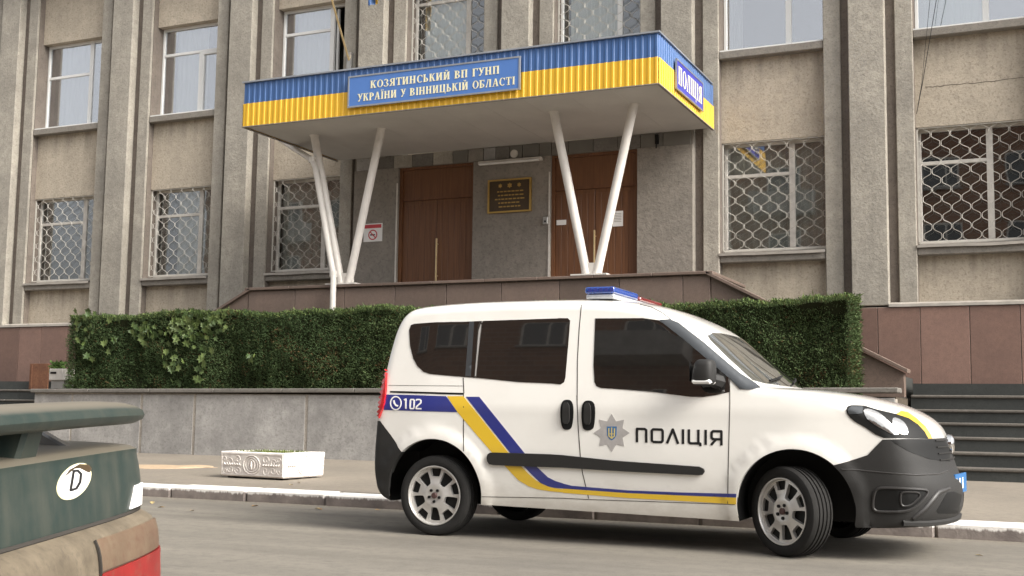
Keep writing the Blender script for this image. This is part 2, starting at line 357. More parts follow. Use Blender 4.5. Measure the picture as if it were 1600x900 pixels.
class MB:
    def __init__(s): s.v = []; s.f = []
    def add(s, vs_, fs):
        n = len(s.v); s.v += [Vector(v) for v in vs_]; s.f += [tuple(i+n for i in f) for f in fs]; return s
    def box(s, x0, x1, y0, y1, z0, z1):
        x0, x1 = min(x0, x1), max(x0, x1); y0, y1 = min(y0, y1), max(y0, y1); z0, z1 = min(z0, z1), max(z0, z1)
        return s.add([(x0,y0,z0),(x1,y0,z0),(x1,y1,z0),(x0,y1,z0),(x0,y0,z1),(x1,y0,z1),(x1,y1,z1),(x0,y1,z1)],
                     [(0,3,2,1),(4,5,6,7),(0,1,5,4),(1,2,6,5),(2,3,7,6),(3,0,4,7)])
    def prism(s, pts, y0, y1):            # polygon in x-z, extruded along y
        n = len(pts); vs_ = [(p[0], y0, p[1]) for p in pts]+[(p[0], y1, p[1]) for p in pts]
        fs = [tuple(range(n)), tuple(range(2*n-1, n-1, -1))]+[(i, n+i, n+(i+1) % n, (i+1) % n) for i in range(n)]
        return s.add(vs_, fs)
    def tube(s, path, r, k=8, caps=True):
        path = [Vector(p) for p in path]; rings = []; n = len(path)
        rr = r if isinstance(r, (list, tuple)) else [r]*n
        up = None
        for i, p in enumerate(path):
            t = (path[min(i+1, n-1)]-path[max(i-1, 0)]).normalized()
            if up is None: up = t.orthogonal().normalized()
            a = (up-t*up.dot(t)).normalized(); b = t.cross(a); up = a
            rings.append([p+(a*math.cos(2*math.pi*j/k)+b*math.sin(2*math.pi*j/k))*rr[i] for j in range(k)])
        vs_ = [v for ring in rings for v in ring]; fs = []
        for i in range(n-1):
            for j in range(k): fs.append((i*k+j, i*k+(j+1) % k, (i+1)*k+(j+1) % k, (i+1)*k+j))
        if caps: fs += [tuple(range(k-1, -1, -1)), tuple((n-1)*k+j for j in range(k))]
        return s.add(vs_, fs)
    def lathe(s, prof, k=32, axis='y', c=(0, 0, 0)):     # prof: (axial, radius)
        vs_ = []; fs = []; n = len(prof)
        for a, r in prof:
            for j in range(k):
                t = 2*math.pi*j/k; u, w = r*math.cos(t), r*math.sin(t)
                p = (u, a, w) if axis == 'y' else ((u, w, a) if axis == 'z' else (a, u, w))
                vs_.append(Vector(p)+Vector(c))
        for i in range(n-1):
            for j in range(k): fs.append((i*k+j, (i+1)*k+j, (i+1)*k+(j+1) % k, i*k+(j+1) % k))
        return s.add(vs_, fs)
    def mesh(s, name, smooth=False): return mesh_from(name, s.v, s.f, smooth)
    def build(s, name, mat, parent=None, bevel=0.0, smooth=False, autosmooth=None):
        me = s.mesh(name, smooth)
        if autosmooth is not None or True:
            bm = bmesh.new(); bm.from_mesh(me); bmesh.ops.recalc_face_normals(bm, faces=bm.faces); bm.to_mesh(me); bm.free()
        return put(name, me, mat, parent, bevel, autosmooth)
def boxpart(name, mat, parent, x0, x1, y0, y1, z0, z1, bevel=0.0): return MB().box(x0, x1, y0, y1, z0, z1).build(name, mat, parent, bevel)

# ---- 2D regions: union of polygons minus holes, triangulated with inner points
def inpoly(x, y, P):
    c = False; n = len(P); j = n-1
    for i in range(n):
        xi, yi = P[i]; xj, yj = P[j]
        if (yi > y) != (yj > y) and x < (xj-xi)*(y-yi)/(yj-yi)+xi: c = not c
        j = i
    return c
def resample(P, step, closed=True):
    out = []; n = len(P)
    for i in range(n if closed else n-1):
        a, b = P[i], P[(i+1) % n]; L = math.hypot(b[0]-a[0], b[1]-a[1]); k = max(1, int(math.ceil(L/step)))
        out += [(a[0]+(b[0]-a[0])*t/k, a[1]+(b[1]-a[1])*t/k) for t in range(k)]
    if not closed: out.append(P[-1])
    return out
def chaikin(P, it=2, closed=True):
    for _ in range(it):
        Q = []; n = len(P)
        for i in range(n if closed else n-1):
            a, b = P[i], P[(i+1) % n]
            Q += [(a[0]*.75+b[0]*.25, a[1]*.75+b[1]*.25), (a[0]*.25+b[0]*.75, a[1]*.25+b[1]*.75)]
        P = Q
    return P
def region(polys, holes=(), step=None):
    pts = []; edges = []
    for P in list(polys)+list(holes):
        if step: P = resample(P, step)
        n0 = len(pts); pts += [Vector(p) for p in P]; edges += [(n0+i, n0+(i+1) % len(P)) for i in range(len(P))]
    if step:
        allp = [p for P in polys for p in P]
        x0, x1 = min(p[0] for p in allp), max(p[0] for p in allp); y0, y1 = min(p[1] for p in allp), max(p[1] for p in allp)
        yy = y0+step*.51; row = 0
        while yy < y1:
            xx = x0+step*(.53+.5*(row % 2))
            while xx < x1:
                if any(inpoly(xx, yy, P) for P in polys) and not any(inpoly(xx, yy, P) for P in holes): pts.append(Vector((xx, yy)))
                xx += step
            yy += step*.9; row += 1
    v, e, f, _, _, _ = delaunay_2d_cdt(pts, edges, [], 0, 1e-6)
    keep = []
    for t in f:
        cx = sum(v[i][0] for i in t)/len(t); cy = sum(v[i][1] for i in t)/len(t)
        if any(inpoly(cx, cy, P) for P in polys) and not any(inpoly(cx, cy, P) for P in holes):
            a, b, c = (v[i] for i in t[:3])
            if (b-a).cross(c-a) < 0: t = t[::-1]
            keep.append(tuple(t))
    return [tuple(p) for p in v], keep
def plate(name, reg, fmap, thick, mat, parent=None):
    """flat region lifted to 3D through fmap(u,v,d): d=0 front, d=1 back"""
    v, f = reg; used = sorted({i for t in f for i in t}); ix = {k: n for n, k in enumerate(used)}
    n = len(used); V = [fmap(*v[i], 0.0) for i in used]+[fmap(*v[i], thick) for i in used]
    F = [tuple(ix[i] for i in t) for t in f]
    cnt = {}
    for t in F:
        for i in range(len(t)): cnt[(t[i], t[(i+1) % len(t)])] = 1
    S = [(b, a, a+n, b+n) for (a, b) in cnt if (b, a) not in cnt]
    return MB().add(V, F+S).build(name, mat, parent)
def wrap(name, reg, caster, mat, parent=None, off=.005, depth=.006, mirror=None, autosmooth=math.radians(35)):
    """region whose points run along sight lines onto a body surface, lifted by off, with a skirt down into the body"""
    v, f = reg; used = sorted({i for t in f for i in t}); P = {}; 
    for i in used:
        h = caster(*v[i])
        if h is not None: P[i] = h
    ok = sorted(P); ix = {k: n for n, k in enumerate(ok)}; n = len(ok)
    V = [P[i][0]+P[i][1]*off for i in ok]+[P[i][0]+P[i][1]*(off-depth) for i in ok]
    F = [tuple(ix[i] for i in t) for t in f if all(i in ix for i in t)]
    if not F: return None
    cnt = {}
    for t in F:
        for i in range(len(t)): cnt[(t[i], t[(i+1) % len(t)])] = 1
    S = [(b, a, a+n, b+n) for (a, b) in cnt if (b, a) not in cnt]
    o = MB().add(V, F+S).build(name, mat, parent, autosmooth=autosmooth)
    if mirror is not None:
        V2 = [Vector((p.x, 2*mirror-p.y, p.z)) for p in V]
        MB().add(V2, [t[::-1] for t in F+S]).build(name, mat, parent, autosmooth=autosmooth)
    return o
def stroke(pl, w, closed=False):
    """polyline to quads with round-ish joints"""
    out = []; n = len(pl)
    for i in range(n if closed else n-1):
        a, b = pl[i], pl[(i+1) % n]; dx, dy = b[0]-a[0], b[1]-a[1]; L = math.hypot(dx, dy) or 1; nx, ny = -dy/L*w/2, dx/L*w/2
        out.append([(a[0]+nx, a[1]+ny), (b[0]+nx, b[1]+ny), (b[0]-nx, b[1]-ny), (a[0]-nx, a[1]-ny)])
    for i in range(0 if closed else 1, n if closed else n-1):
        out.append([(pl[i][0]+w/2*math.cos(t*math.pi/4+.2), pl[i][1]+w/2*math.sin(t*math.pi/4+.2)) for t in range(8)])
    return out

# ================================================================== ground, road, pavement
def sheet(name, x0, x1, y0, y1, z0, z1, mat):       # z0 at y0, z1 at y1
    o = MB().add([(x0, y0, z0), (x1, y0, z0), (x1, y1, z1), (x0, y1, z1)], [(0, 1, 2, 3)]).build(name, mat); return structure(o)
KY = 10.70
sheet('ground', -300, 300, -300, 300, -.03, -.03, 'soil')
sheet('road', -120, 120, -9.0, KY+.1, 0, 0, 'road')
sheet('far_pavement', -120, 120, -16.2, -9.0, .12, .12, 'pave')
PZ0, PZ1 = .125, .205
sheet('pavement', -120, 120, KY+.30, 16.56, PZ0, PZ1, 'pave')
sheet('yard', -120, 120, 16.56, 34, PZ1, PZ1, 'pave')
def kerb_run(name, y0, y1, xa, xb):
    k = structure(boxpart(name, 'mortar', None, xa, xb, y0+.03, y1-.02, -.02, .10))
    x = xa; first = None
    while x < xb:
        L = 1.0+random.uniform(-.02, .02)
        o = boxpart('kerb_stone', 'kerb', k, x+.006, x+L-.006, y0+random.uniform(-.02, .02), y1, -.02, .128+random.uniform(-.012, .006), .018)
        x += L
    return k
kerb_run('kerb', KY, KY+.36, -17.9, 4.5)
structure(boxpart('far_kerb', 'kerb', None, -60, 60, -9.15, -9.0, -.02, .13))

# sand spilled along the foot of the wall, on the pavement
def mound():
    V = []; F = []; nx, ny = 60, 10
    a = onZ(190, 727, .17); b = onZ(345, 731, .165)
    for i in range(nx+1):
        u = i/nx; c = a.lerp(b, u); wdt = .55*(math.sin(math.pi*min(1, u*1.08+.08))**.5 if 0 < u*1.08+.08 < 1 else .05)+.05
        for j in range(ny+1):
            w = j/ny*2-1; x = c.x; y = c.y+w*wdt+.18*noise.noise((x*.9, w, 0))
            zg = PZ0+(PZ1-PZ0)*(y-KY-.3)/(16.56-KY-.3)
            V.append((x, y, zg-.006+.035*(1-w*w)*(.6+.8*noise.noise((x*2.3, y*2.3, 3)))))
    for i in range(nx):
        for j in range(ny): F.append((i*(ny+1)+j, (i+1)*(ny+1)+j, (i+1)*(ny+1)+j+1, i*(ny+1)+j+1))
    o = MB().add(V, F).build('sand', 'sand', None, smooth=True); tag(o, 'strip of orange sand spilled on the pavement by the low wall', 'sand'); o['kind'] = 'stuff'
mound()

# ================================================================== police station
YF = 19.6; PW, GW, SW = .57, .145, .28
D_STRIP, D_GRV, D_SP, D_WIN = .135, .20, .335, .50
E = [-24.7, -21.42, -18.07, -14.89, -11.74, -8.64, -5.55, -2.36, .82, 4.0]      # right edges of the pilasters
ZP, ZT = 2.76, 10.9
bld = thing('police_station', (-9, YF, 1.4), 'grey stuccoed two-storey police station with ribbed pilasters behind the hedge', 'building')
ENTL, ENTR = E[4]-PW, E[6]
for i, e in enumerate(E):
    zb = 5.86 if i == 5 else ZP
    lo = zb
    # main shaft
    if i in (4, 6):        # below the canopy these two run into the flat entrance wall
        boxpart('pilaster', 'pier', bld, e-PW, e, YF, YF+D_GRV, 5.86, ZT, .012)
    else: boxpart('pilaster', 'pier', bld, e-PW, e, YF, YF+D_GRV, lo, ZT, .012)
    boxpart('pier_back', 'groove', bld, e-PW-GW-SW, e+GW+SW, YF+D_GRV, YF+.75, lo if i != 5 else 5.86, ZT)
    for s, (a, b) in enumerate(((e-PW-GW-SW, e-PW-GW), (e+GW, e+GW+SW))):
        z0 = 5.86 if (i == 5 or (i == 4 and s == 1) or (i == 6 and s == 0)) else ZP
        boxpart('side_strip', 'pier', bld, a, b, YF+D_STRIP, YF+D_GRV-.001, z0, ZT, .012)
for k in range(len(E)-1):
    a, b = E[k]+GW+SW, E[k+1]-PW-GW-SW
    boxpart('spandrel', 'stucco', bld, a, b, YF+D_SP, YF+.75, 5.66, 7.16)
    boxpart('spandrel', 'stucco', bld, a, b, YF+D_SP, YF+.75, 9.26, ZT)
    if k not in (4, 5): boxpart('spandrel', 'stucco', bld, a, b, YF+D_SP, YF+.75, ZP, 3.72)
boxpart('cornice', 'sill', bld, E[0]-1.2, E[-1]+.7, YF-.35, YF+1.0, ZT, ZT+.28, .02)
boxpart('roof_slab', 'capstone', bld, E[0]-1.2, E[-1]+.7, YF+1.0, YF+12, ZT, ZT+.2)
boxpart('side_wall', 'stucco', bld, E[0]-1.2, E[0]-1.0, YF+.76, YF+12, 1.4, ZT); boxpart('side_wall', 'stucco', bld, E[-1]+.45, E[-1]+.65, YF+.76, YF+12, 1.4, ZT)
boxpart('back_wall', 'stucco', bld, E[0]-1.0, E[-1]+.45, YF+11.8, YF+12, 1.4, ZT)

# entrance wall below the canopy
DL, DR, DT = (-11.33, -9.73), (-8.18, -6.54), 5.62
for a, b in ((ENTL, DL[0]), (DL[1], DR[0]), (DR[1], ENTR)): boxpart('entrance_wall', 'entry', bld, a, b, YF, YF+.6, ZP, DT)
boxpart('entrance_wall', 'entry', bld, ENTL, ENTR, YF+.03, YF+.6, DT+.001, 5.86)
x = ENTL+.05; tones = ['slab', 'asbestos', 'capstone', 'asbestos', 'sill', 'pier']
while x < ENTR-.2:
    w = random.uniform(.22, .5); w = min(w, ENTR-x-.02)
    boxpart('stone_slab', random.choice(tones), bld, x, x+w-.012, YF-.004, YF+.03, DT+.004, 5.855); x += w

def window(k, z0, z1, mull, trans, full_trans=False, grille=False, cur='curtain', cur_rng=(.14, .62), openright=False, frame='white'):
    a, b = E[k]+GW+SW+.004, E[k+1]-PW-GW-SW-.004; y = YF+D_WIN; W = b-a; t = .055
    mb = MB()
    mb.box(a, b, y, y+.07, z0, z0+t); mb.box(a, b, y, y+.07, z1-t, z1); mb.box(a, a+t, y, y+.07, z0+t, z1-t); mb.box(b-t, b, y, y+.07, z0+t, z1-t)
    xm = a+W*mull; zt = z0+(z1-z0)*trans
    if full_trans:
        mb.box(a+t, b-t, y+.002, y+.07, zt-.03, zt+.03); mb.box(xm-.045, xm+.045, y+.002, y+.07, z0+t, zt-.03)
        # opening sash inside the right light
        mb.box(xm+.045, b-t, y-.012, y+.05, zt-.085, zt-.031); mb.box(xm+.045, xm+.1, y-.012, y+.05, z0+t, zt-.085)
        panes = [(a+t, b-t, zt+.03, z1-t), (a+t, xm-.045, z0+t, zt-.03), (xm+.1, b-t, z0+t, zt-.085)]
    else:
        mb.box(xm-.05, xm+.05, y+.002, y+.07, z0+t, z1-t); mb.box(a+t, xm-.05, y+.004, y+.066, zt-.03, zt+.03)
        panes = [(a+t, xm-.05, zt+.03, z1-t), (a+t, xm-.05, z0+t, zt-.03)]
        if not openright: panes.append((xm+.05, b-t, z0+t, z1-t))
    w = mb.build('window', frame, bld, .006)
    for p in panes: boxpart('pane', 'pane_coated' if z0 > 6 and not grille else 'pane', w, p[0]-.005, p[1]+.005, y+.03, y+.036, p[2]-.005, p[3]+.005)
    if openright:      # sash swung inwards
        s = MB(); L = b-xm-.1
        for q in (0, L-.05): s.box(xm+.06+q*.25, xm+.11+q*.25, y+.08+q*.95, y+.13+q*.95, z0+.08, z1-.08)
        s.build('open_sash', frame, w)
    # room behind
    r = MB().box(a-.2, b+.2, y+.9, y+.95, z0-.2, z1+.2); r.box(a-.2, a-.15, y+.29, y+.9, z0-.2, z1+.2); r.box(b+.15, b+.2, y+.29, y+.9, z0-.2, z1+.2)
    r.box(a-.2, b+.2, y+.29, y+.9, z0-.25, z0-.2); r.box(a-.2, b+.2, y+.29, y+.9, z1+.2, z1+.25); r.build('room', 'room', w)
    if cur:
        V = []; F = []; n = 60; ca, cb = a+W*cur_rng[0], a+W*cur_rng[1]
        for i in range(n+1):
            u = i/n; xx = ca+(cb-ca)*u; yy = y+.13+.02*math.sin(u*46+k)+.012*math.sin(u*91+2*k)
            V += [(xx, yy, z0-.05), (xx, yy, z1+.05)]
        for i in range(n): F.append((2*i, 2*i+2, 2*i+3, 2*i+1))
        MB().add(V, F).build('curtain', cur, w, smooth=True)
    if grille:
        g = MB(); p = .148; nb = max(2, int(round(W/p))); p = W/nb; cell = .30; y_ = YF+D_SP+.03; off = k*.37
        zz0, zz1 = z0+.01, z1-.01; ns = int((zz1-zz0)/cell*12)
        for i in range(nb+1):
            sg = 1 if i % 2 else -1; path = []
            for j in range(ns+1):
                z = zz0+(zz1-zz0)*j/ns; s_ = math.sin(2*math.pi*(z-zz0)/cell+off)
                s_ = max(-1, min(1, 1.45*s_)); xx = a+i*p+sg*s_*p*.43
                path.append((min(max(xx, a+.012), b-.012), y_, z))
            g.tube(path, .0055, 4)
        for xx in (a+.012, b-.012): g.box(xx-.012, xx+.012, y_-.012, y_+.012, zz0, zz1)
        for z in (zz0, zz1): g.box(a, b, y_-.012, y_+.012, z-.012, z+.012)
        g.build('grille', 'grille', w)
    return w
def sill(k, z0, z1, metal=False):
    a, b = E[k]+GW+SW+.003, E[k+1]-PW-GW-SW-.003
    s = boxpart('window_sill', 'sill', bld, a, b, YF+.16, YF+D_SP-.001, z0, z1-.022 if metal else z1, .012)
    V = []; F = []; n = 24                    # dented sheet-metal flashing
    for i in range(n+1):
        xx = a-.0+(b-a)*i/n; d = .012*noise.noise((xx*2.1, z0, 1.7))
        V += [(xx, YF+.11, z1-.05+d), (xx, YF+.105, z1-.004+d*.5), (xx, YF+D_WIN+.02, z1+.045)]
    for i in range(n): F += [(3*i, 3*i+3, 3*i+4, 3*i+1), (3*i+1, 3*i+4, 3*i+5, 3*i+2)]
    if metal: MB().add(V, F).build('sill_flashing', 'sheet', s)
    else: boxpart('sill_board', 'white', s, a, b, YF+.20, YF+D_WIN, z1+.002, z1+.028)
UP, LO = (7.26, 9.26), (3.772, 5.66)
for k in range(9):
    sill(k, 7.10, 7.235, False)
    if k == 2: window(k, *UP, .60, .70, True, cur_rng=(.18, .66))
    elif k == 3: window(k, *UP, .70, .74, openright=True, cur_rng=(.16, .66))
    elif k in (4, 5): window(k, *UP, .70, .86 if k == 4 else .82, grille=True, cur_rng=(.1, .68), frame='oldwhite' if k == 4 else 'white')
    elif k == 6: window(k, *UP, .64, .9, cur_rng=(.03, .17))
    elif k == 7: window(k, *UP, .62, .9, cur='green_blind', cur_rng=(.02, .60))
    else: window(k, *UP, .68, .62, cur_rng=(.14, .66))
    if k in (4, 5): continue
    sill(k, 3.56, 3.72, True)
    cu = {3: ('blind', (.05, .9)), 6: ('blind', (.02, .98)), 2: ('blind', (.3, .98))}.get(k, (None, None))
    window(k, *LO, {6: .66, 7: .62, 3: .66}.get(k, .70), .70, grille=True, cur=cu[0], cur_rng=cu[1], frame='oldwhite')

# hairline crack in the right-hand spandrel
ck = [onY(1446+i*6, 137-i*.62+random.uniform(-1.2, 1.2), YF+D_SP-.002) for i in range(27)]
MB().tube(ck, .0035, 4).build('crack', 'gap', bld)
# plinth of granite panels
def plinth(xa, xb, zb):
    pl = boxpart('plinth', 'mortar', bld, xa, xb, YF-.02, YF+.6, zb, ZP-.03)
    x = xa
    while x < xb-.05:
        w = min(random.uniform(.62, .8), xb-x)
        boxpart('granite_panel', 'granite', pl, x+.005, x+w-.005, YF-.048, YF-.018, zb+.008, ZP-.038, .004); x += w
    return pl
plr = plinth(-4.6, E[-1]+.6, 1.50); pll = plinth(E[0]-1.1, -13.2, 1.50)
for k in range(9):
    if k in (4, 5): continue
    a, b = E[k]+.002, E[k+1]-PW-.002
    mb = MB(); pts = [(YF-.075, ZP-.032), (YF-.075, ZP+.012), (YF+.12, ZP+.055), (YF+.12, ZP-.032)]
    mb.add([(a, p[0], p[1]) for p in pts]+[(b, p[0], p[1]) for p in pts], [(0, 1, 2, 3), (7, 6, 5, 4), (0, 4, 5, 1), (1, 5, 6, 2), (2, 6, 7, 3), (3, 7, 4, 0)])
    mb.build('plinth_cap', 'sheet', bld)

# doors
def door(a, b, hx):
    fr = MB(); fr.box(a, a+.06, YF+.06, YF+.2, ZP, DT); fr.box(b-.06, b, YF+.06, YF+.2, ZP, DT); fr.box(a+.06, b-.06, YF+.06, YF+.2, DT-.05, DT)
    d = fr.build('door', 'wood', bld)
    c = (a+b)/2; zt = 5.02
    boxpart('transom_panel', 'wood', d, a+.06, b-.06, YF+.10, YF+.15, zt+.01, DT-.051)
    boxpart('transom_rail', 'wood', d, a+.06, b-.06, YF+.085, YF+.16, zt-.04, zt+.008)
    for (p, q) in ((a+.062, c-.004), (c+.004, b-.062)):
        lf = boxpart('door_leaf', 'wood', d, p, q, YF+.11, YF+.16, ZP, zt-.042, .004)
        n = 6; w = (q-p)/n
        for i in range(n): boxpart('board', 'wood', lf, p+i*w+.004, p+(i+1)*w-.004, YF+.10, YF+.109, ZP+.1, zt-.12, .003)
    h = MB().tube([(hx, YF+.03, 3.42), (hx, YF+.03, 4.22)], .017, 8)
    for z in (3.52, 4.12): h.tube([(hx, YF+.03, z), (hx, YF+.1, z)], .01, 6)
    h.build('door_handle', 'brass', d)
    boxpart('side_trim', 'oldwhite', d, a-.03, a-.002, YF-.01, YF+.06, ZP, DT-.3)
    return d
door(*DL, DL[0]+.84); door(*DR, DR[0]+.84)

# ================================================================== porch with side ramps
por = thing('entrance_porch', (-8.9, 18.5, 1.35), 'raised brown granite porch with sloping side parapets under the canopy', 'porch')
PX0, PX1, PY, PZ = -13.15, -4.68, 17.5, 3.10
core = boxpart('porch_core', 'mortar', por, PX0+.02, PX1-.02, PY+.03, YF-.05, 1.28, PZ-.001)
x = PX0
while x < PX1-.05:
    w = min(random.choice((.98, 1.02, 1.0)), PX1-x); boxpart('granite_panel', 'porchstone', core, x+.006, x+w-.006, PY, PY+.029, 1.3, PZ-.012, .004); x += w
n = 9
for i in range(n):
    a = PX0-.05+(PX1-PX0+.1)*i/n; b = PX0-.05+(PX1-PX0+.1)*(i+1)/n
    boxpart('top_slab', 'porchstone', por, a+.003, b-.003, PY-.06, YF-.051, PZ, PZ+.05, .008)
for sgn, xs, xe in ((1, PX1, -1.93), (-1, PX0, -15.95)):
    z0, z1 = PZ, 1.62
    mb = MB().prism([(xs+.01*sgn, 1.28), (xe, 1.28), (xe, z1), (xs+.01*sgn, z0-.02)], PY+.01, PY+.26); mb.build('parapet', 'porchstone', por)
    dx = -.06*sgn
    mb = MB().prism([(xs+dx, z0+.055), (xs+dx, z0-.0), (xe+.06*sgn, z1-.005), (xe+.06*sgn, z1+.05)], PY-.06, PY+.32); mb.build('parapet_cap', 'porchstone', por, .006)
    for i in range(8):
        xa = xs+sgn*(.02+i*.33); zz = PZ-.02-(i+1)*.185
        boxpart('side_step', 'stepdark', por, xa, xa+sgn*.33, PY+.33, YF-.06, 1.28, max(zz, 1.36))

# ================================================================== terrace, low wall, flights of steps
structure(boxpart('terrace', 'soil', None, -17.05, -1.95, 16.72, YF-.05, .18, 1.27))
rw = thing('retaining_wall', (-9.5, 16.55, .2), 'low grey stone slab wall with pale mortar joints below the hedge', 'wall')
wl0, wl1 = -17.12, -1.92
body = boxpart('wall_core', 'mortar', rw, wl0+.01, wl1-.01, 16.498, 16.72, .1, 1.24)
cuts = [wl0, -16.2, onY(221, 650, 16.5).x, onY(304, 650, 16.5).x, onY(479, 650, 16.5).x, -9.4, -7.7, -6.0, -4.4, -2.55, wl1]
for i in range(len(cuts)-1):
    g = .055 if 0 < i < 5 else .03
    boxpart('stone_slab', 'slab', body, cuts[i]+g/2, cuts[i+1]-g/2, 16.488, 16.4979, .12, 1.215+.004*i, .005)
xs = np.linspace(wl0-.04, wl1+.04, 12)
for i in range(11):
    za = 1.235+.0055*(xs[i]-wl0); zb = 1.235+.0055*(xs[i+1]-wl0)
    a, b = xs[i]+.004, xs[i+1]-.004
    mb = MB().prism([(a, za), (b, zb), (b, zb+.07), (a, za+.07)], 16.42, 16.85); mb.build('cap_slab', 'capstone', rw, .012)
def flight(label, xa, xb):
    st = thing('stone_steps', ((xa+xb)/2, 16.5, .2), label, 'steps')
    hs_ = [.37, .56, .75, .94, 1.12, 1.325]; y = 16.48
    for i, h in enumerate(hs_):
        nx = int(max(1, round((xb-xa)/1.9))); 
        for j in range(nx):
            a = xa+(xb-xa)*j/nx; b = xa+(xb-xa)*(j+1)/nx
            s = boxpart('step', 'stepdark', st, a+.002, b-.002, y+.03, y+.36 if i < 5 else 18.45, .15, h-.045)
            boxpart('tread', 'tread', s, a+.002, b-.002, y, y+.36 if i < 5 else 18.45, h-.043, h, .012)
        y += .325
    boxpart('top_step', 'stepdark', st, xa, xb, 18.452, YF-.03, .15, 1.497)
    return st
flight('dark stone steps rising to the building right of the van', wl1+.01, 4.6)
flight('dark stone steps at the far left end of the low wall', -23.5, wl0-.01)

# ================================================================== canopy
can = thing('entrance_canopy', (-8.95, 18.2, PZ+.05), 'flat entrance canopy with blue and yellow ribbed fascia on white struts', 'canopy')
CX0, CX1, CY0, CY1, CZ0, CZM, CZ1 = -12.69, -5.21, 16.57, 19.58, 5.85, 6.225, 6.62
def ribbed(name, p0, p1, z0, z1, mat, nrm, pitch=.112, dep=.010):
    p0, p1 = Vector(p0), Vector(p1); L = (p1-p0).length; t = (p1-p0)/L; nrm = Vector(nrm); n = int(L/pitch); V = []; F = []
    prof = []
    for i in range(n):
        for u, d in ((0, 0), (.52, 0), (.62, 1), (.9, 1)): prof.append(((i+u)/n*L, d*dep))
    prof.append((L, 0))
    for s, d in prof:
        q = p0+t*s+nrm*d; V += [(q.x, q.y, z0), (q.x, q.y, z1)]
    for i in range(len(prof)-1): F.append((2*i, 2*i+2, 2*i+3, 2*i+1))
    return MB().add(V, F).build(name, mat, can)
ribbed('blue_fascia', (CX0, CY0, 0), (CX1, CY0, 0), CZM, CZ1, 'blue', (0, -1, 0)); ribbed('yellow_fascia', (CX0, CY0-.012, 0), (CX1, CY0-.012, 0), CZ0, CZM+.03, 'yellow', (0, -1, 0))
ribbed('blue_fascia', (CX1, CY0, 0), (CX1, CY1+.1, 0), CZM, CZ1, 'blue', (1, 0, 0), .11, .010); ribbed('yellow_fascia', (CX1+.012, CY0-.012, 0), (CX1+.012, CY1+.1, 0), CZ0, CZM+.03, 'yellow', (1, 0, 0), .11, .010)
ribbed('blue_fascia', (CX0, CY1, 0), (CX0, CY0, 0), CZM, CZ1, 'blue', (-1, 0, 0)); ribbed('yellow_fascia', (CX0-.012, CY1, 0), (CX0-.012, CY0-.012, 0), CZ0, CZM+.03, 'yellow', (-1, 0, 0))
mb = MB(); mb.box(CX0-.03, CX1+.035, CY0-.045, CY0+.02, CZ1, CZ1+.025); mb.box(CX1-.02, CX1+.035, CY0+.021, CY1, CZ1, CZ1+.025); mb.box(CX0-.03, CX0+.02, CY0+.021, CY1, CZ1, CZ1+.025); mb.build('edge_flashing', 'flash', can)
boxpart('canopy_slab', 'capstone', can, CX0+.03, CX1-.03, CY0+.04, CY1, CZ0+.1, CZ1-.02)
nb = 10
for i in range(nb):
    a = CX0+.02+(CX1-CX0-.04)*i/nb; b = CX0+.02+(CX1-CX0-.04)*(i+1)/nb
    boxpart('soffit_panel', 'soffit', can, a+.0015, b-.0015, CY0+.02, CY1, CZ0+.012, CZ0+.09)
mb = MB(); mb.box(CX0-.02, CX1+.02, CY0-.025, CY0+.015, CZ0-.012, CZ0+.004); mb.box(CX1-.015, CX1+.025, CY0+.016, CY1+.1, CZ0-.012, CZ0+.004); mb.box(CX0-.025, CX0+.015, CY0+.016, CY1, CZ0-.012, CZ0+.004); mb.build('lower_trim', 'sill', can)
for xb, xt in ((-11.26, -11.92), (-11.12, -10.53), (-6.70, -7.30), (-6.54, -5.93)):
    s = MB().tube([(xb, 17.6, PZ+.05), (xt, 17.6, CZ0+.02)], .072, 16).build('strut', 'strut', can, autosmooth=math.radians(40))
    MB().lathe([(CZ0-.0, .0), (CZ0-.0, .088), (CZ0+.012, .088)], 16, 'z', (xt, 17.6, 0)).build('strut_collar', 'strut', s)
for xm in (-11.19, -6.62):
    f = MB().box(xm-.3, xm+.3, 17.44, 17.76, PZ+.052, PZ+.075); f.box(xm-.16, xm+.16, 17.56, 17.64, PZ+.076, PZ+.26); f.build('base_plate', 'strut', can)
# drainpipe
P = [onY(433, 214, 18.55), onY(447, 224, 18.45), onY(488, 250, 17.5), onY(493, 262, 17.46), onY(516, 400, 17.42), onY(521, 428, 17.40), onY(521, 440, 17.36), onY(520, 476, 17.34)]
P.append(Vector((P[-1].x, 17.34, 1.35)))
dp = MB().tube(P, .052, 12).build('drainpipe', 'strut', None, autosmooth=math.radians(40)); tag(dp, 'white drainpipe bending down beside the left canopy strut', 'drainpipe')
for q in (P[2], P[5]):
    MB().lathe([(-.05, .058), (-.05, .066), (.05, .066), (.05, .058)], 12, 'z', q).build('pipe_collar', 'strut', dp)

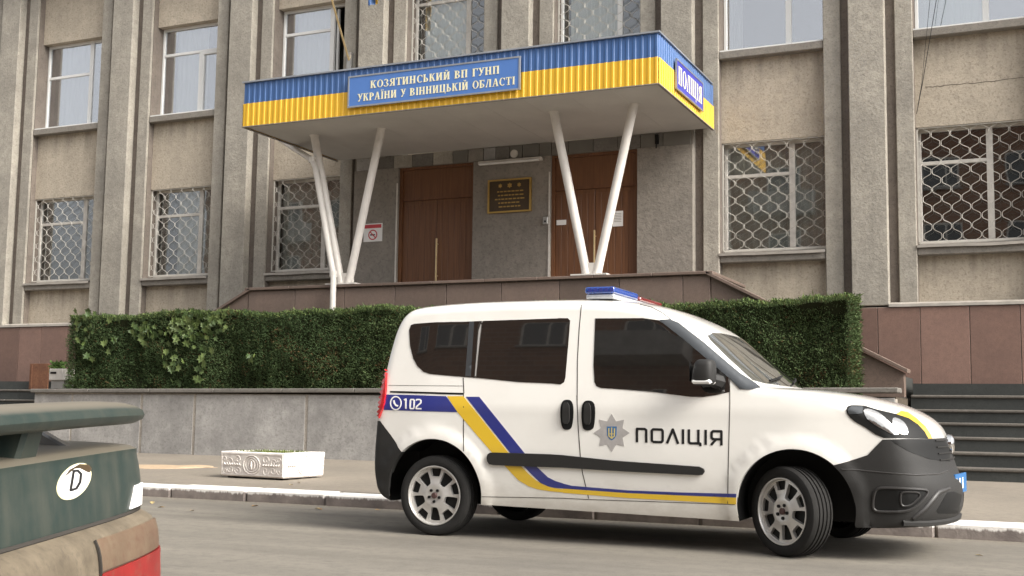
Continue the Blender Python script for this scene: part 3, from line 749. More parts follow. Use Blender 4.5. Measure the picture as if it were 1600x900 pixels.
# ================================================================== lettering
def rect(x0, y0, x1, y1): return [(x0, y0), (x1, y0), (x1, y1), (x0, y1)]
def ell(cx, cy, rx, ry, a0=0, a1=360, k=20): return [(cx+rx*math.cos(math.radians(a0+(a1-a0)*i/k)), cy+ry*math.sin(math.radians(a0+(a1-a0)*i/k))) for i in range(k+1 if a1-a0 < 360 else k)]
def arc(cx, cy, rx, ry, ix, iy, a0, a1): return ell(cx, cy, rx, ry, a0, a1)+ell(cx, cy, ix, iy, a0, a1)[::-1]
def para(x0, y0, x1, y1, w): return [(x0, y0), (x0+w, y0), (x1+w, y1), (x1, y1)]
def stem(x): return [rect(x-.01, 0, x+.20, 1), rect(x-.07, 0, x+.25, .06), rect(x-.07, .94, x+.25, 1)]
I2 = stem(.08)+stem(.58)
GL = {
 'К': (.84, stem(.08)+[para(.24, .45, .56, .97, .1), para(.32, .56, .56, .03, .2), rect(.48, .94, .78, 1), rect(.5, 0, .84, .06)]),
 'О': (.92, [arc(.46, .5, .42, .51, .23, .45, 0, 180), arc(.46, .5, .42, .51, .23, .45, 180, 359.9)]),
 'З': (.68, [arc(.28, .74, .3, .27, .12, .21, -90, 160), arc(.28, .26, .35, .27, .16, .21, -160, 90)]),
 'Я': (.84, stem(.54)+[arc(.5, .72, .40, .28, .2, .22, 90, 270), rect(.49, .94, .56, 1), rect(.49, .44, .56, .5), para(.06, .03, .34, .48, .18), rect(0, 0, .3, .06)]),
 'Т': (.82, [rect(.32, 0, .5, 1), rect(.22, 0, .6, .06), rect(.04, .92, .78, 1), rect(.04, .74, .1, .95), rect(.72, .74, .78, .95)]),
 'И': (.92, I2+[para(.22, .06, .56, .94, .1)]),
 'Й': (.92, I2+[para(.22, .06, .56, .94, .1), arc(.42, 1.26, .17, .17, .1, .08, 180, 360)]),
 'Н': (.92, I2+[rect(.25, .46, .6, .54)]),
 'С': (.82, [arc(.46, .5, .42, .51, .23, .45, 45, 315), rect(.7, .68, .77, .95)]),
 'Ь': (.74, stem(.08)+[arc(.28, .28, .4, .28, .2, .22, -90, 90), rect(.22, 0, .29, .06), rect(.22, .5, .29, .56)]),
 'В': (.80, stem(.08)+[arc(.3, .27, .42, .27, .22, .21, -90, 90), arc(.28, .76, .37, .24, .18, .18, -90, 90), rect(.22, 0, .31, .06), rect(.22, .94, .3, 1), rect(.22, .48, .31, .54)]),
 'П': (.92, I2+[rect(.2, .92, .62, 1)]),
 'Г': (.70, stem(.08)+[rect(.2, .92, .66, 1), rect(.6, .7, .66, .95)]),
 'У': (.80, [para(.08, .97, .36, .36, .2), para(.20, .0, .62, .97, .1), rect(0, .94, .34, 1), rect(.52, .94, .8, 1), rect(.1, 0, .32, .12)]),
 'Р': (.72, stem(.08)+[arc(.28, .72, .4, .28, .2, .22, -90, 90), rect(.22, .94, .29, 1), rect(.22, .44, .29, .5)]),
 'А': (.88, [para(.1, .03, .38, 1, .08), para(.36, 1, .6, .03, .2), rect(.2, .3, .64, .37), rect(0, 0, .28, .06), rect(.5, 0, .88, .06)]),
 'І': (.42, stem(.12)), 'Ї': (.46, stem(.14)+[ell(.1, 1.18, .07, .08, k=10), ell(.36, 1.18, .07, .08, k=10)]),
 'Ц': (.94, I2+[rect(.2, 0, .62, .08), rect(.8, -.2, .88, .08), rect(.76, 0, .88, .06)]),
 'Б': (.76, stem(.08)+[arc(.28, .28, .42, .28, .22, .22, -90, 90), rect(.22, 0, .29, .06), rect(.22, .5, .29, .56), rect(.2, .92, .68, 1), rect(.62, .74, .68, .95)]),
 'Л': (.90, stem(.58)+[para(.1, .03, .36, .97, .09), rect(.3, .94, .6, 1), rect(0, 0, .26, .06)]),
}
def text_polys(s, gap=.08, space=.5):
    x = 0; out = []
    for ch in s:
        if ch == ' ': x += space; continue
        w, P = GL[ch]; out.append([[(px+x, py) for px, py in p] for p in P]); x += w+gap
    return out, x-gap
def put_text(name, s, fmap, mat, parent, thick=.004):
    for polys in text_polys(s)[0]: plate(name, region(polys), fmap, thick, mat, parent)
# long sign on the canopy front
sx0, sx1, sz0, sz1, sy = -10.52, -7.42, 5.975, 6.485, CY0-.075
sg = boxpart('station_sign', 'signblue', None, sx0, sx1, sy, sy+.025, sz0, sz1, .004)
tag(sg, 'long blue sign with two lines of cream letters on the canopy front', 'sign')
fr = MB()
for b_ in ((sx0-.012, sx1+.012, sz0-.012, sz0+.014), (sx0-.012, sx1+.012, sz1-.014, sz1+.012), (sx0-.012, sx0+.014, sz0+.0141, sz1-.0141), (sx1-.014, sx1+.012, sz0+.0141, sz1-.0141)): fr.box(b_[0], b_[1], sy-.008, sy+.02, b_[2], b_[3])
fr.build('sign_frame', 'flash', sg)
def line(s, xa, xb, zb, h, par, mat):
    W = text_polys(s)[1]; put_text('letter', s, lambda u, v, d: Vector((xa+(xb-xa)*u/W, sy-.006+d, zb+v*h)), mat, par)
line('КОЗЯТИНСЬКИЙ ВП ГУНП', onY(579, 130, sy).x, onY(781, 110, sy).x, 6.255, .125, sg, 'cream')
line('УКРАЇНИ У ВІННИЦЬКІЙ ОБЛАСТІ', onY(559, 150, sy).x, onY(805, 125, sy).x, 6.055, .125, sg, 'cream')
# small sign on the right side of the canopy
ss = boxpart('police_sign', 'signblue2', None, CX1+.035, CX1+.06, 17.32, 18.82, 5.97, 6.43, .004); tag(ss, 'deep blue sign reading ПОЛІЦІЯ on the right side of the canopy', 'sign')
fr = MB(); fx = CX1+.058
for b_ in ((17.31, 18.83, 5.96, 5.982), (17.31, 18.83, 6.418, 6.44), (17.31, 17.332, 5.9821, 6.4179), (18.808, 18.83, 5.9821, 6.4179)): fr.box(fx-.02, fx+.008, b_[0], b_[1], b_[2], b_[3])
fr.build('sign_frame', 'flash', ss)
W = text_polys('ПОЛІЦІЯ')[1]
put_text('letter', 'ПОЛІЦІЯ', lambda u, v, d: Vector((CX1+.066-d, 17.40+1.34*u/W, 6.06+v*.28)), 'cream', ss)

# ================================================================== small things round the entrance
pq = boxpart('brass_plaque', 'plaque', None, -9.39, -8.56, YF-.03, YF-.002, 4.64, 5.22, .004); tag(pq, 'brown plaque in a gilt frame on the wall between the doors', 'plaque')
fr = MB()
for b_ in ((-9.41, -8.54, 4.62, 4.65), (-9.41, -8.54, 5.21, 5.24), (-9.41, -9.375, 4.6501, 5.2099), (-8.575, -8.54, 4.6501, 5.2099)): fr.box(b_[0], b_[1], YF-.045, YF-.004, b_[2], b_[3])
fr.build('plaque_frame', 'gold', pq)
em = MB()
for cx, rr in ((-9.16, .045), (-8.97, .055), (-8.78, .045)):
    em.add([(cx+rr*math.cos(t)*(1 if i % 2 else .6), YF-.034, 5.12+rr*math.sin(t)*(1 if i % 2 else .6)) for i, t in enumerate(np.linspace(0, 2*math.pi, 12, endpoint=False))], [tuple(range(12))])
em.build('gilt_emblem', 'gold', pq)
tl = MB()
for r_ in range(5):
    L = random.uniform(.42, .62); xx = -8.975-L/2; z = 5.0-r_*.07
    while xx < -8.975+L/2:
        w = random.uniform(.03, .08); tl.box(xx, xx+w, YF-.033, YF-.0301, z, z+.022); xx += w+.018
tl.build('gilt_lettering', 'gold', pq)['kind'] = 'stuff'
lp = boxpart('tube_lamp', 'oldwhite', None, -9.60, -8.32, YF-.09, YF-.002, 5.53, 5.60, .012); tag(lp, 'long white fluorescent lamp above the plaque', 'lamp')
MB().tube([(-9.55, YF-.11, 5.535), (-8.37, YF-.11, 5.535)], .02, 10).build('lamp_tube', 'white', lp)
ct = onY(803, 240, YF-.03)
cr = MB().lathe([(YF-.035, .0), (YF-.04, .05), (YF-.03, .075), (YF-.002, .075)], 20, 'y', (ct.x, 0, ct.z)).build('wall_medallion', 'oldwhite', None, autosmooth=.6); tag(cr, 'small round white medallion above the tube lamp', 'medallion')
nx0, nx1, nz0, nz1 = -12.06, -11.65, 4.22, 4.57
ns = boxpart('no_smoking_sign', 'signwhite', None, nx0, nx1, YF-.012, YF-.002, nz0, nz1); tag(ns, 'white no-smoking sign with red heading left of the left door', 'sign')
boxpart('red_heading', 'red', ns, nx0+.02, nx1-.02, YF-.015, YF-.0121, nz1-.09, nz1-.02)
cxs, czs = (nx0+nx1)/2, nz0+.13
plate('ban_ring', region([ell(cxs, czs, .1, .1, k=28)], [ell(cxs, czs, .078, .078, k=28)]), lambda u, v, d: Vector((u, YF-.016+d, v)), .003, 'red', ns)
plate('ban_bar', region([stroke([(cxs-.062, czs+.062), (cxs+.062, czs-.062)], .02)[0]]), lambda u, v, d: Vector((u, YF-.0165+d, v)), .003, 'red', ns)
plate('cigarette', region([rect(cxs-.06, czs-.012, cxs+.05, czs+.012)]), lambda u, v, d: Vector((u, YF-.0145+d, v)), .002, 'vanblack', ns)
a = onY(957, 330, YF+.08); b = onY(973, 353, YF+.08); o = boxpart('paper_notice', 'signwhite', None, a.x, b.x, YF+.090, YF+.094, b.z, a.z); tag(o, 'white paper notice pinned to the right door', 'notice')
for r_ in range(6): boxpart('printed_line', 'sill', o, a.x+.025, b.x-.03, YF+.0885, YF+.0899, a.z-.05-r_*.028, a.z-.043-r_*.028)
a = onY(865, 343, YF-.0); b = onY(880, 350, YF-.0); o = boxpart('door_label', 'signwhite', None, a.x+.02, b.x+.02, YF+.090, YF+.094, b.z, a.z); tag(o, 'small white strip label on the left leaf of the right door', 'label')
a = onY(853, 345, YF); o = boxpart('intercom', 'steel', None, a.x-.05, a.x+.05, YF-.04, YF-.002, a.z-.07, a.z+.07, .01); tag(o, 'small grey intercom box on the wall left of the right door', 'intercom')
boxpart('call_button', 'dark', o, a.x-.015, a.x+.015, YF-.046, YF-.0401, a.z-.03, a.z)
# bracket lamp under canopy at the right
a = onY(1027, 215, YF); o = boxpart('cable_bracket', 'dark', None, a.x-.03, a.x+.03, YF-.05, YF-.002, a.z-.12, CZ0-.02, .006); tag(o, 'small dark bracket under the canopy right of the right door', 'bracket')
MB().tube([(a.x, YF-.06, a.z-.08), (a.x, YF-.06, a.z-.2)], .012, 6).build('bracket_pin', 'dark', o)
# flagpoles and flag
bx = onY(547, 95, YF+.1); top = onX(517, -6, bx.x)
fp = MB().tube([(bx.x, YF+.06, bx.z), top+(top-Vector((bx.x, YF+.06, bx.z)))*.25], .021, 8).build('flagpole', 'brass', None, autosmooth=.7); tag(fp, 'thin pale flagpole slanting from a bracket left of the canopy', 'flagpole')
h = MB().box(bx.x-.05, bx.x+.05, YF+.05, YF+D_STRIP, bx.z-.18, bx.z+.16); h.build('pole_bracket', 'steel', fp)
c = onY(583, 9, YF-.45)
fl = thing('flag', (c.x, YF+.1, c.z+1.2), 'blue and yellow flag whose lowest corner hangs into the top edge', 'flag')
MB().tube([(c.x, YF, c.z+1.0), (c.x+.03, YF-.9, c.z+2.3)], .02, 8).build('flag_staff', 'brass', fl)
for nm, mt, x0, x1 in (('blue_half', 'blue', -.13, .02), ('yellow_half', 'yellow', .02, .17)):
    V = []; F = []; n = 14
    for i in range(n+1):
        u = i/n
        for j in range(5):
            xx = x0+(x1-x0)*j/4; fold = .09*math.sin(xx*34+u*2)
            low = -.02+(.07*abs(xx+.06)/.1)
            V.append((c.x+xx*(1-.35*u), YF-.45+fold-.2*u, c.z+low+u*1.55))
    for i in range(n):
        for j in range(4): F.append((i*5+j, i*5+j+1, (i+1)*5+j+1, (i+1)*5+j))
    MB().add(V, F).build(nm, mt, fl, smooth=True)
# cables at the right
for xt, xb in ((1463, 1441), (1453, 1440)):
    p0, p1, p2 = onY(xt, 0, YF+.02), onY(xb, 132, YF+.20), onY(1432, 178, YF+.30)
    o = MB().tube([p0+(p0-p1)*.3, p0, p1, p2], .006 if xt == 1463 else .004, 5).build('cable', 'wire', None)
    tag(o, 'thicker dark cable slanting down past the top right window' if xt == 1463 else 'thinner dark cable slanting down past the top right window', 'cable')
# left end odds and ends
a = onY(76, 594, 17.6); b = onY(102, 576, 17.6)
bxo = MB().prism([(a.x, a.z), (b.x, a.z), (b.x-.09, b.z), (a.x, b.z)], 17.6, 17.95).build('meter_box', 'oldwhite', None, .01); tag(bxo, 'small white sloping metal box at the left end of the hedge', 'box')
boxpart('box_slot', 'dark', bxo, a.x+.04, a.x+.19, 17.592, 17.599, b.z-.10, b.z-.06)
boxpart('box_foot', 'steel', bxo, a.x+.02, b.x-.06, 17.65, 17.9, 1.34, a.z)
a = onY(45, 601, 18.3); b = onY(76, 568, 18.3)
ru = boxpart('metal_sheet', 'rust', None, a.x, b.x, 18.3, 18.33, 1.33, b.z, .004); tag(ru, 'rusty metal sheet leaning left of the white box', 'metal sheet')
boxpart('sheet_rib', 'rust', ru, a.x+.05, a.x+.08, 18.285, 18.299, 1.34, b.z-.03)

# ================================================================== hedge
def blades(P, Nn, Ln, Wd, tone, seed):
    """vectorised leaf blades: base points P, directions Nn, length, width, tone -> one mesh"""
    r = np.random.default_rng(seed); n = len(P)
    up = r.normal(size=(n, 3)); side = np.cross(Nn, up); side /= np.linalg.norm(side, axis=1)[:, None]
    mid = P+Nn*(Ln*.5)[:, None]; tip = P+Nn*Ln[:, None]
    V = np.stack([P, mid+side*Wd[:, None], tip, mid-side*Wd[:, None]], 1).reshape(-1, 3)
    me = bpy.data.meshes.new('foliage'); me.vertices.add(4*n); me.vertices.foreach_set('co', V.astype(np.float32).ravel())
    me.loops.add(4*n); me.loops.foreach_set('vertex_index', np.arange(4*n, dtype=np.int32))
    me.polygons.add(n); me.polygons.foreach_set('loop_start', np.arange(0, 4*n, 4, dtype=np.int32)); me.polygons.foreach_set('loop_total', np.full(n, 4, dtype=np.int32))
    at = me.color_attributes.new('tone', 'FLOAT_COLOR', 'CORNER')
    C = np.repeat(np.concatenate([tone, np.ones((n, 1))], 1), 4, 0).astype(np.float32); at.data.foreach_set('color', C.ravel())
    me.update(); me.validate(); return me
HX0, HX1, HY0, HY1, HZ0 = -16.72, -2.52, 16.84, 17.42, 1.30
def htop(x): return 2.70-.004*(x-HX0)+.03*np.sin(x*1.7)+.018*np.sin(x*4.3+1)+.014*np.sin(x*13.7)+.010*np.sin(x*31)
hedge = thing('hedge', (-9.5, 17.1, 1.3), 'long clipped dark green hedge growing above the low stone wall', 'hedge')
r = np.random.default_rng(3)
_hn = [(f*math.cos(t), f*math.sin(t), p, .05/f**.62) for f, t, p in zip(np.geomspace(1.2, 34, 26), r.uniform(0, 2*math.pi, 26), r.uniform(0, 6.3, 26))]
def hnoise(x, z):
    return sum(am*np.sin(x*fx+z*fz+ph) for fx, fz, ph, am in _hn)
_pn = [(f*math.cos(t), f*math.sin(t), p, f**-.35) for f, t, p in zip(np.geomspace(.8, 16, 18), r.uniform(0, 2*math.pi, 18), r.uniform(0, 6.3, 18))]
def pnoise(x, z): return sum(am*np.sin(x*fx+z*fz+ph) for fx, fz, ph, am in _pn)/2.2
mb = MB(); nx = 90; V = []; F = []
for i in range(nx+1):
    x_ = HX0+.10+(HX1-HX0-.2)*i/nx; zt = float(htop(x_))-.09
    ring = [(HY0+.10, HZ0), (HY0+.10+float(hnoise(x_, 1.7)), 1.75), (HY0+.10+float(hnoise(x_, 2.3)), 2.3), (HY0+.14, zt), (HY1-.14, zt), (HY1-.1, 2.0), (HY1-.1, HZ0)]
    V += [(x_, y, z) for y, z in ring]
for i in range(nx):
    for j in range(7): F.append((i*7+j, i*7+(j+1) % 7, (i+1)*7+(j+1) % 7, (i+1)*7+j))
F += [tuple(range(6, -1, -1)), tuple(nx*7+j for j in range(7))]
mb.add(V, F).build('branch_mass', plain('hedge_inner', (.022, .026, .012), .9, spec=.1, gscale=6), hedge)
def hedge_points(n, face):
    u = r.random(n); w = r.random(n); x = HX0+(HX1-HX0)*u; zt = htop(x)
    if face == 'front':
        z = HZ0+(zt-HZ0)*w; y = HY0+hnoise(x, z)+r.random(n)**2*.1; nrm = np.stack([r.normal(0, .45, n), -np.abs(r.normal(.75, .35, n)), r.normal(.35, .55, n)], 1)
    elif face == 'top':
        y = HY0+(HY1-HY0)*w; z = zt-.03-r.random(n)**2*.08; nrm = np.stack([r.normal(0, .35, n), r.normal(-.1, .35, n), np.abs(r.normal(.9, .3, n))], 1)
    else:
        sgn = np.where(u < .5, -1, 1); x = np.where(u < .5, HX0, HX1)+sgn*.6*hnoise(w*3, u*3)-sgn*r.random(n)**2*.08; y = HY0+(HY1-HY0)*w; z = HZ0+(2.68-HZ0)*r.random(n)
        nrm = np.stack([sgn*np.abs(r.normal(.8, .3, n)), r.normal(-.2, .45, n), r.normal(.35, .5, n)], 1)
    P = np.stack([x, y, z], 1); nrm /= np.linalg.norm(nrm, axis=1)[:, None]; return P, nrm
PP, NN = zip(*(hedge_points(n, f) for n, f in ((118000, 'front'), (40000, 'top'), (13000, 'end'))))
P_ = np.concatenate(PP); N_ = np.concatenate(NN); n = len(P_)
patch = pnoise(P_[:, 0], P_[:, 2])
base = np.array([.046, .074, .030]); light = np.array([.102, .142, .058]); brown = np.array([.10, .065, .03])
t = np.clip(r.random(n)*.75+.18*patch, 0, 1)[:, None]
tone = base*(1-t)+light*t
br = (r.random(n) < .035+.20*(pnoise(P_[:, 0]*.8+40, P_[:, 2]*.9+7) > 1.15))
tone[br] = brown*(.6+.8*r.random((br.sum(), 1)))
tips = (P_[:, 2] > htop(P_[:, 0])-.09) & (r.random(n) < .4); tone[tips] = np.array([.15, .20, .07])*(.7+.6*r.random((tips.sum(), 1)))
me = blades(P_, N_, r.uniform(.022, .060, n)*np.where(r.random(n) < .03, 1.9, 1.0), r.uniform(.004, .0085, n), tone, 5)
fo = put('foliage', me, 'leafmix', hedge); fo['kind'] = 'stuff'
# ivy leaves climbing through the left part of the hedge
iv = [(0, -.5), (.16, -.32), (.48, -.38), (.32, -.05), (.5, .22), (.2, .2), (0, .6), (-.2, .2), (-.5, .22), (-.32, -.05), (-.48, -.38), (-.16, -.32)]
ivm = mesh_from('ivy_leaf', [(x, -.08*abs(x)*2, z) for x, z in iv]+[(0, .06, 0)], [(i, (i+1) % 12, 12) for i in range(12)]); ivm.materials.append(M['ivy'])
def ivy(n, cx, cy, sx_, sy_):
    for _ in range(n):
        px, py = random.gauss(cx, sx_), random.gauss(cy, sy_)
        p = onY(px, min(max(py, 486), 600), HY0-.04); 
        if p.x < HX0 or p.z > 2.78: continue
        o = put('ivy_leaf', ivm, None, hedge); s = random.uniform(.08, .15)
        o.scale = (s, s, s); o.location = (p.x, p.y+float(hnoise(p.x, p.z))-.03, p.z); o.rotation_euler = (random.gauss(-.25, .3), random.uniform(-1, 1)+math.pi, random.gauss(0, .5))
ivy(105, 290, 514, 24, 15); ivy(34, 220, 518, 14, 10); ivy(34, 140, 520, 20, 20); ivy(22, 270, 560, 10, 18); ivy(12, 318, 575, 6, 12); ivy(36, 320, 498, 24, 8); ivy(5, 400, 560, 22, 4)
gp = []
for _ in range(400):
    u = r.random(3); gp.append((onY(88, 580, 17.7).x+.30*(u[0]-.5), 17.75+.2*(u[1]-.5), 1.62+.22*u[2]))
gp = np.array(gp); nn = r.normal(size=(400, 3)); nn[:, 2] = np.abs(nn[:, 2]); nn /= np.linalg.norm(nn, axis=1)[:, None]
o = put('sapling', blades(gp, nn, r.uniform(.05, .1, 400), r.uniform(.012, .022, 400), np.array([.10, .17, .05])*(.5+r.random((400, 1))), 9), 'leafmix'); tag(o, 'small bright green sapling behind the white box', 'plant')
MB().tube([(gp[:, 0].mean(), 17.75, 1.3), (gp[:, 0].mean()+.02, 17.75, 1.75)], [.012, .005], 5).build('sapling_stem', 'rust', o)

# ================================================================== planter
a = onZ(443, 750.5, .145); b = onZ(348, 744, .145); LW = 1.0; ang = math.radians(-5)
pl = thing('planter', (a.x, a.y, .142), 'white concrete planter with moulded wreaths standing on the pavement', 'planter', world_children=False); pl.rotation_euler = (0, 0, ang)
PWd, PDp, PH = LW, .76, .325        # local: x from -PWd to 0, y 0..PDp
mb = MB(); tp = .015
def taper(x0, x1, y0, y1, z0, z1, d): return [(x0-0, y0, z0), (x1, y0, z0), (x1, y1, z0), (x0, y1, z0), (x0-d, y0-d, z1), (x1+d, y0-d, z1), (x1+d, y1+d, z1), (x0-d, y1+d, z1)]
mb.add(taper(-PWd, 0, 0, PDp, .022, PH, .012), [(0, 3, 2, 1), (0, 1, 5, 4), (1, 2, 6, 5), (2, 3, 7, 6), (3, 0, 4, 7)])
mb.add(taper(-PWd+.09, -.09, .09, PDp-.09, PH-.06, PH, .0), [(0, 1, 2, 3), (0, 4, 5, 1), (1, 5, 6, 2), (2, 6, 7, 3), (3, 7, 4, 0)])
n0 = len(mb.v)-16
mb.f += [(n0+4, n0+5, n0+13, n0+12), (n0+5, n0+6, n0+14, n0+13), (n0+6, n0+7, n0+15, n0+14), (n0+7, n0+4, n0+12, n0+15)]
box = mb.build('planter_box', 'planter', pl, .012)
for fx, fy in ((-PWd+.12, .12), (-.12, .12), (-PWd+.12, PDp-.12), (-.12, PDp-.12)): boxpart('foot', 'dark', pl, fx-.06, fx+.06, fy-.06, fy+.06, -.01, .021)
def relief(fm, L):          # moulded ornament: rings in the middle, scrolls and leaves around
    g = MB(); c = L/2
    for rx, rz, th in ((.13, .115, .008), (.095, .085, .006), (.05, .06, .008)):
        g.tube([fm(c+rx*math.cos(t), .17+rz*math.sin(t), .004) for t in np.linspace(0, 2*math.pi, 26)], th, 5, False)
    g.tube([fm(c, .12, .008), fm(c, .17, .012), fm(c, .22, .008)], [.008, .018, .007], 6)
    for sd_ in (-1, 1):
        for ox, oz, sc in ((.22, .23, .055), (.22, .10, .055), (.34, .2, .05), (.34, .11, .05), (.43, .23, .035), (.43, .09, .035)):
            if ox > L/2-.06: continue
            g.tube([fm(c+sd_*(ox+sc*(1-t/9)*math.cos(t)), oz+sc*(1-t/9)*math.sin(t)*(1 if oz > .16 else -1), .003) for t in np.linspace(0, 7, 22)], .0055, 5)
        for k in range(7):
            q = c+sd_*(.17+.04*k)
            if abs(q-c) < L/2-.05: g.tube([fm(q, .155, .002), fm(q+sd_*.02, .17, .01), fm(q+sd_*.03, .19, .002)], [.004, .012, .003], 5)
    for (p, q) in (((.02, .045), (L-.02, .045)), ((.02, .30), (L-.02, .30)), ((.02, .045), (.02, .30)), ((L-.02, .045), (L-.02, .30))):
        g.tube([fm(p[0], p[1], .002), fm(q[0], q[1], .002)], .007, 4)
    return g
lean = lambda z: .012*(z-.035)/(PH-.035)
relief(lambda u, z, d: Vector((-PWd+u, -lean(z)-d, z)), PWd).build('wreath_relief', 'planter', box, autosmooth=.8)
relief(lambda u, z, d: Vector((lean(z)+d, u, z)), PDp).build('wreath_relief', 'planter', box, autosmooth=.8)
boxpart('earth', 'soil', pl, -PWd+.095, -.095, .095, PDp-.095, .1, PH-.035)
n = 2600; gp = np.stack([r.uniform(-PWd+.12, -.12, n), r.uniform(.1, PDp-.1, n), np.full(n, PH-.05)], 1); nn = np.stack([r.normal(0, .5, n), r.normal(0, .5, n), np.abs(r.normal(.8, .3, n))], 1); nn /= np.linalg.norm(nn, axis=1)[:, None]
g = put('grass', blades(gp, nn, r.uniform(.03, .085, n), r.uniform(.004, .008, n), np.array([.13, .16, .045])*(.45+.9*r.random((n, 1))), 4), 'leafmix', pl); g['kind'] = 'stuff'

# fallen leaves by the kerb
lfm = mesh_from('fallen_leaf', [(-.05, 0, .002), (0, -.025, .014), (.05, 0, .004), (0, .028, .012)], [(0, 1, 2), (0, 2, 3)]); lfm.materials.append(M['dryleaf'])
for px, py in ((398, 791), (496, 795), (500, 796), (590, 797), (238, 786), (252, 793), (300, 798), (870, 770), (1530, 868), (455, 758), (468, 754), (330, 770), (208, 790)):
    z = .0 if py > 765 else .14
    p = onZ(px, py, z+.004); o = put('fallen_leaf', lfm); s = random.uniform(.6, 1.1); o.scale = (s, s, s); o.location = p; o.rotation_euler = (random.uniform(-.2, .2), random.uniform(-.2, .2), random.uniform(0, 6))
    tag(o, 'small dry yellow-brown leaf lying on the ground by the kerb', 'leaf', 'dry leaves by the kerb')

# ================================================================== brick block across the street (behind the camera, seen in the glass)
bb = thing('brick_apartment_block', (-12, -16.5, .1), 'brown brick apartment block across the street mirrored in the van windows', 'building')
bwall = boxpart('brick_wall', 'brick', bb, -46, 20, -28, -16.5, .05, 14.6)
boxpart('roof_edge', 'capstone', bb, -46.4, 20.4, -28.4, -16.1, 14.6, 14.95)
fm_ = None
for row in range(4):
    for i in range(18):
        x = -43.5+i*3.55; z = 2.1+row*3.1
        if fm_ is None:
            w = MB(); w.box(-.8, .8, 0, .06, 0, .07); w.box(-.8, .8, 0, .06, 1.38, 1.45); w.box(-.8, -.73, 0, .06, .071, 1.379); w.box(.73, .8, 0, .06, .071, 1.379); w.box(.15, .22, 0, .06, .071, 1.379)
            fm_ = w.mesh('window'); fm_.materials.append(M['oldwhite'])
            pm_ = MB().box(-.73, .73, .01, .03, .071, 1.379).mesh('pane'); pm_.materials.append(M['vanglass'])
            sm_ = MB().box(-.9, .9, 0, .16, -.08, -.002).mesh('sill'); sm_.materials.append(M['slab'])
            bm_ = MB().box(-1.5, 1.5, 0, 1.0, -.12, 0).box(-1.5, 1.5, .92, 1.0, .001, .95).box(-1.5, -1.42, 0, .919, .001, .95).box(1.42, 1.5, 0, .919, .001, .95).mesh('balcony'); bm_.materials.append(M['slab'])
        o = put('window', fm_, None, bb); o.location = (x, -16.499, z)
        for mm, nm in ((pm_, 'pane'), (sm_, 'sill')): put(nm, mm, None, o)
        if i % 4 == 1: q = put('balcony', bm_, None, bb); q.location = (x, -16.499, z-.75)

# ================================================================== vehicle bodies
def catmull(P, k):
    P = np.array(P, float); n = len(P); out = []
    for i in range(n-1):
        p0, p1, p2, p3 = P[max(i-1, 0)], P[i], P[i+1], P[min(i+2, n-1)]
        d = np.linalg.norm((p2-p1)[:4]); kk = max(2, int(math.ceil(d/k)))
        for j in range(kk):
            t = j/kk
            out.append(.5*((2*p1)+(-p0+p2)*t+(2*p0-5*p1+4*p2-p3)*t*t+(-p0+3*p1-3*p2+p3)*t**3))
    out.append(P[-1]); return out
def shell(segs, width, yc, tf, k=.035, na=12, grid=.045):
    """closed body: centre outline B, side outline I (x,z pairs), joined by superellipse arcs; sides filled with width(x,z)"""
    loop = []
    for s in segs: loop += catmull(s, k)[:-1]
    L = len(loop); V = []; F = []
    side = {}
    for i, (bx, bz, ix, iz, nn) in enumerate(loop):
        w = width(ix, iz)
        for j in range(-na, na+1):
            a = abs(j)/na*math.pi/2; sy_ = math.sin(a)**(2/nn); ins = 1-max(math.cos(a), 0)**(2/nn)
            if abs(j) == na: sy_, ins = 1.0, 1.0
            V.append((bx+(ix-bx)*ins, math.copysign(w*sy_, j) if j else 0.0, bz+(iz-bz)*ins))
    m_ = 2*na+1
    for i in range(L):
        i2 = (i+1) % L
        for j in range(m_-1): F.append((i*m_+j, i2*m_+j, i2*m_+j+1, i*m_+j+1))
    poly = [(p[2], p[3]) for p in loop]
    pts = [Vector(p) for p in poly]; edges = [(i, (i+1) % L) for i in range(L)]
    x0, x1 = min(p[0] for p in poly), max(p[0] for p in poly); z0, z1 = min(p[1] for p in poly), max(p[1] for p in poly)
    zz = z0+grid*.5
    while zz < z1:
        xx = x0+grid*.5
        while xx < x1:
            if inpoly(xx, zz, poly) and min((p[0]-xx)**2+(p[1]-zz)**2 for p in poly) > (grid*.55)**2: pts.append(Vector((xx, zz)))
            xx += grid
        zz += grid
    v, e, f, ov, _, _ = delaunay_2d_cdt(pts, edges, [], 0, 1e-7)
    keep = [t for t in f if inpoly(sum(v[i][0] for i in t)/3, sum(v[i][1] for i in t)/3, poly)]
    for sgn in (-1, 1):
        mp = {}
        for i, p in enumerate(v):
            o = ov[i][0] if ov[i] else -1
            if 0 <= o < L: mp[i] = o*m_+(0 if sgn < 0 else m_-1)
            else: mp[i] = len(V); V.append((p[0], sgn*width(p[0], p[1]), p[1]))
        F += [tuple(mp[i] for i in t) for t in keep]
    bm = bmesh.new(); vv = [bm.verts.new(tf(p)) for p in V]
    for t in F:
        if len(set(t)) < 3: continue
        try: bm.faces.new([vv[i] for i in t])
        except ValueError: pass
    bmesh.ops.remove_doubles(bm, verts=bm.verts, dist=1e-5); bmesh.ops.dissolve_degenerate(bm, dist=1e-6, edges=bm.edges)
    bmesh.ops.recalc_face_normals(bm, faces=bm.faces)
    return bm
def split_off(bm, polyline, inside, tf_inv):
    """cut the shell along a polyline of the side view, return a bmesh holding the faces inside"""
    pass
def sstep(a, b, x): t = min(1, max(0, (x-a)/(b-a))); return t*t*(3-2*t)
def arc_pts(cx, cz, r_, a0, a1, k=18): return [(cx+r_*math.cos(math.radians(a0+(a1-a0)*i/k)), cz+r_*math.sin(math.radians(a0+(a1-a0)*i/k))) for i in range(k+1)]

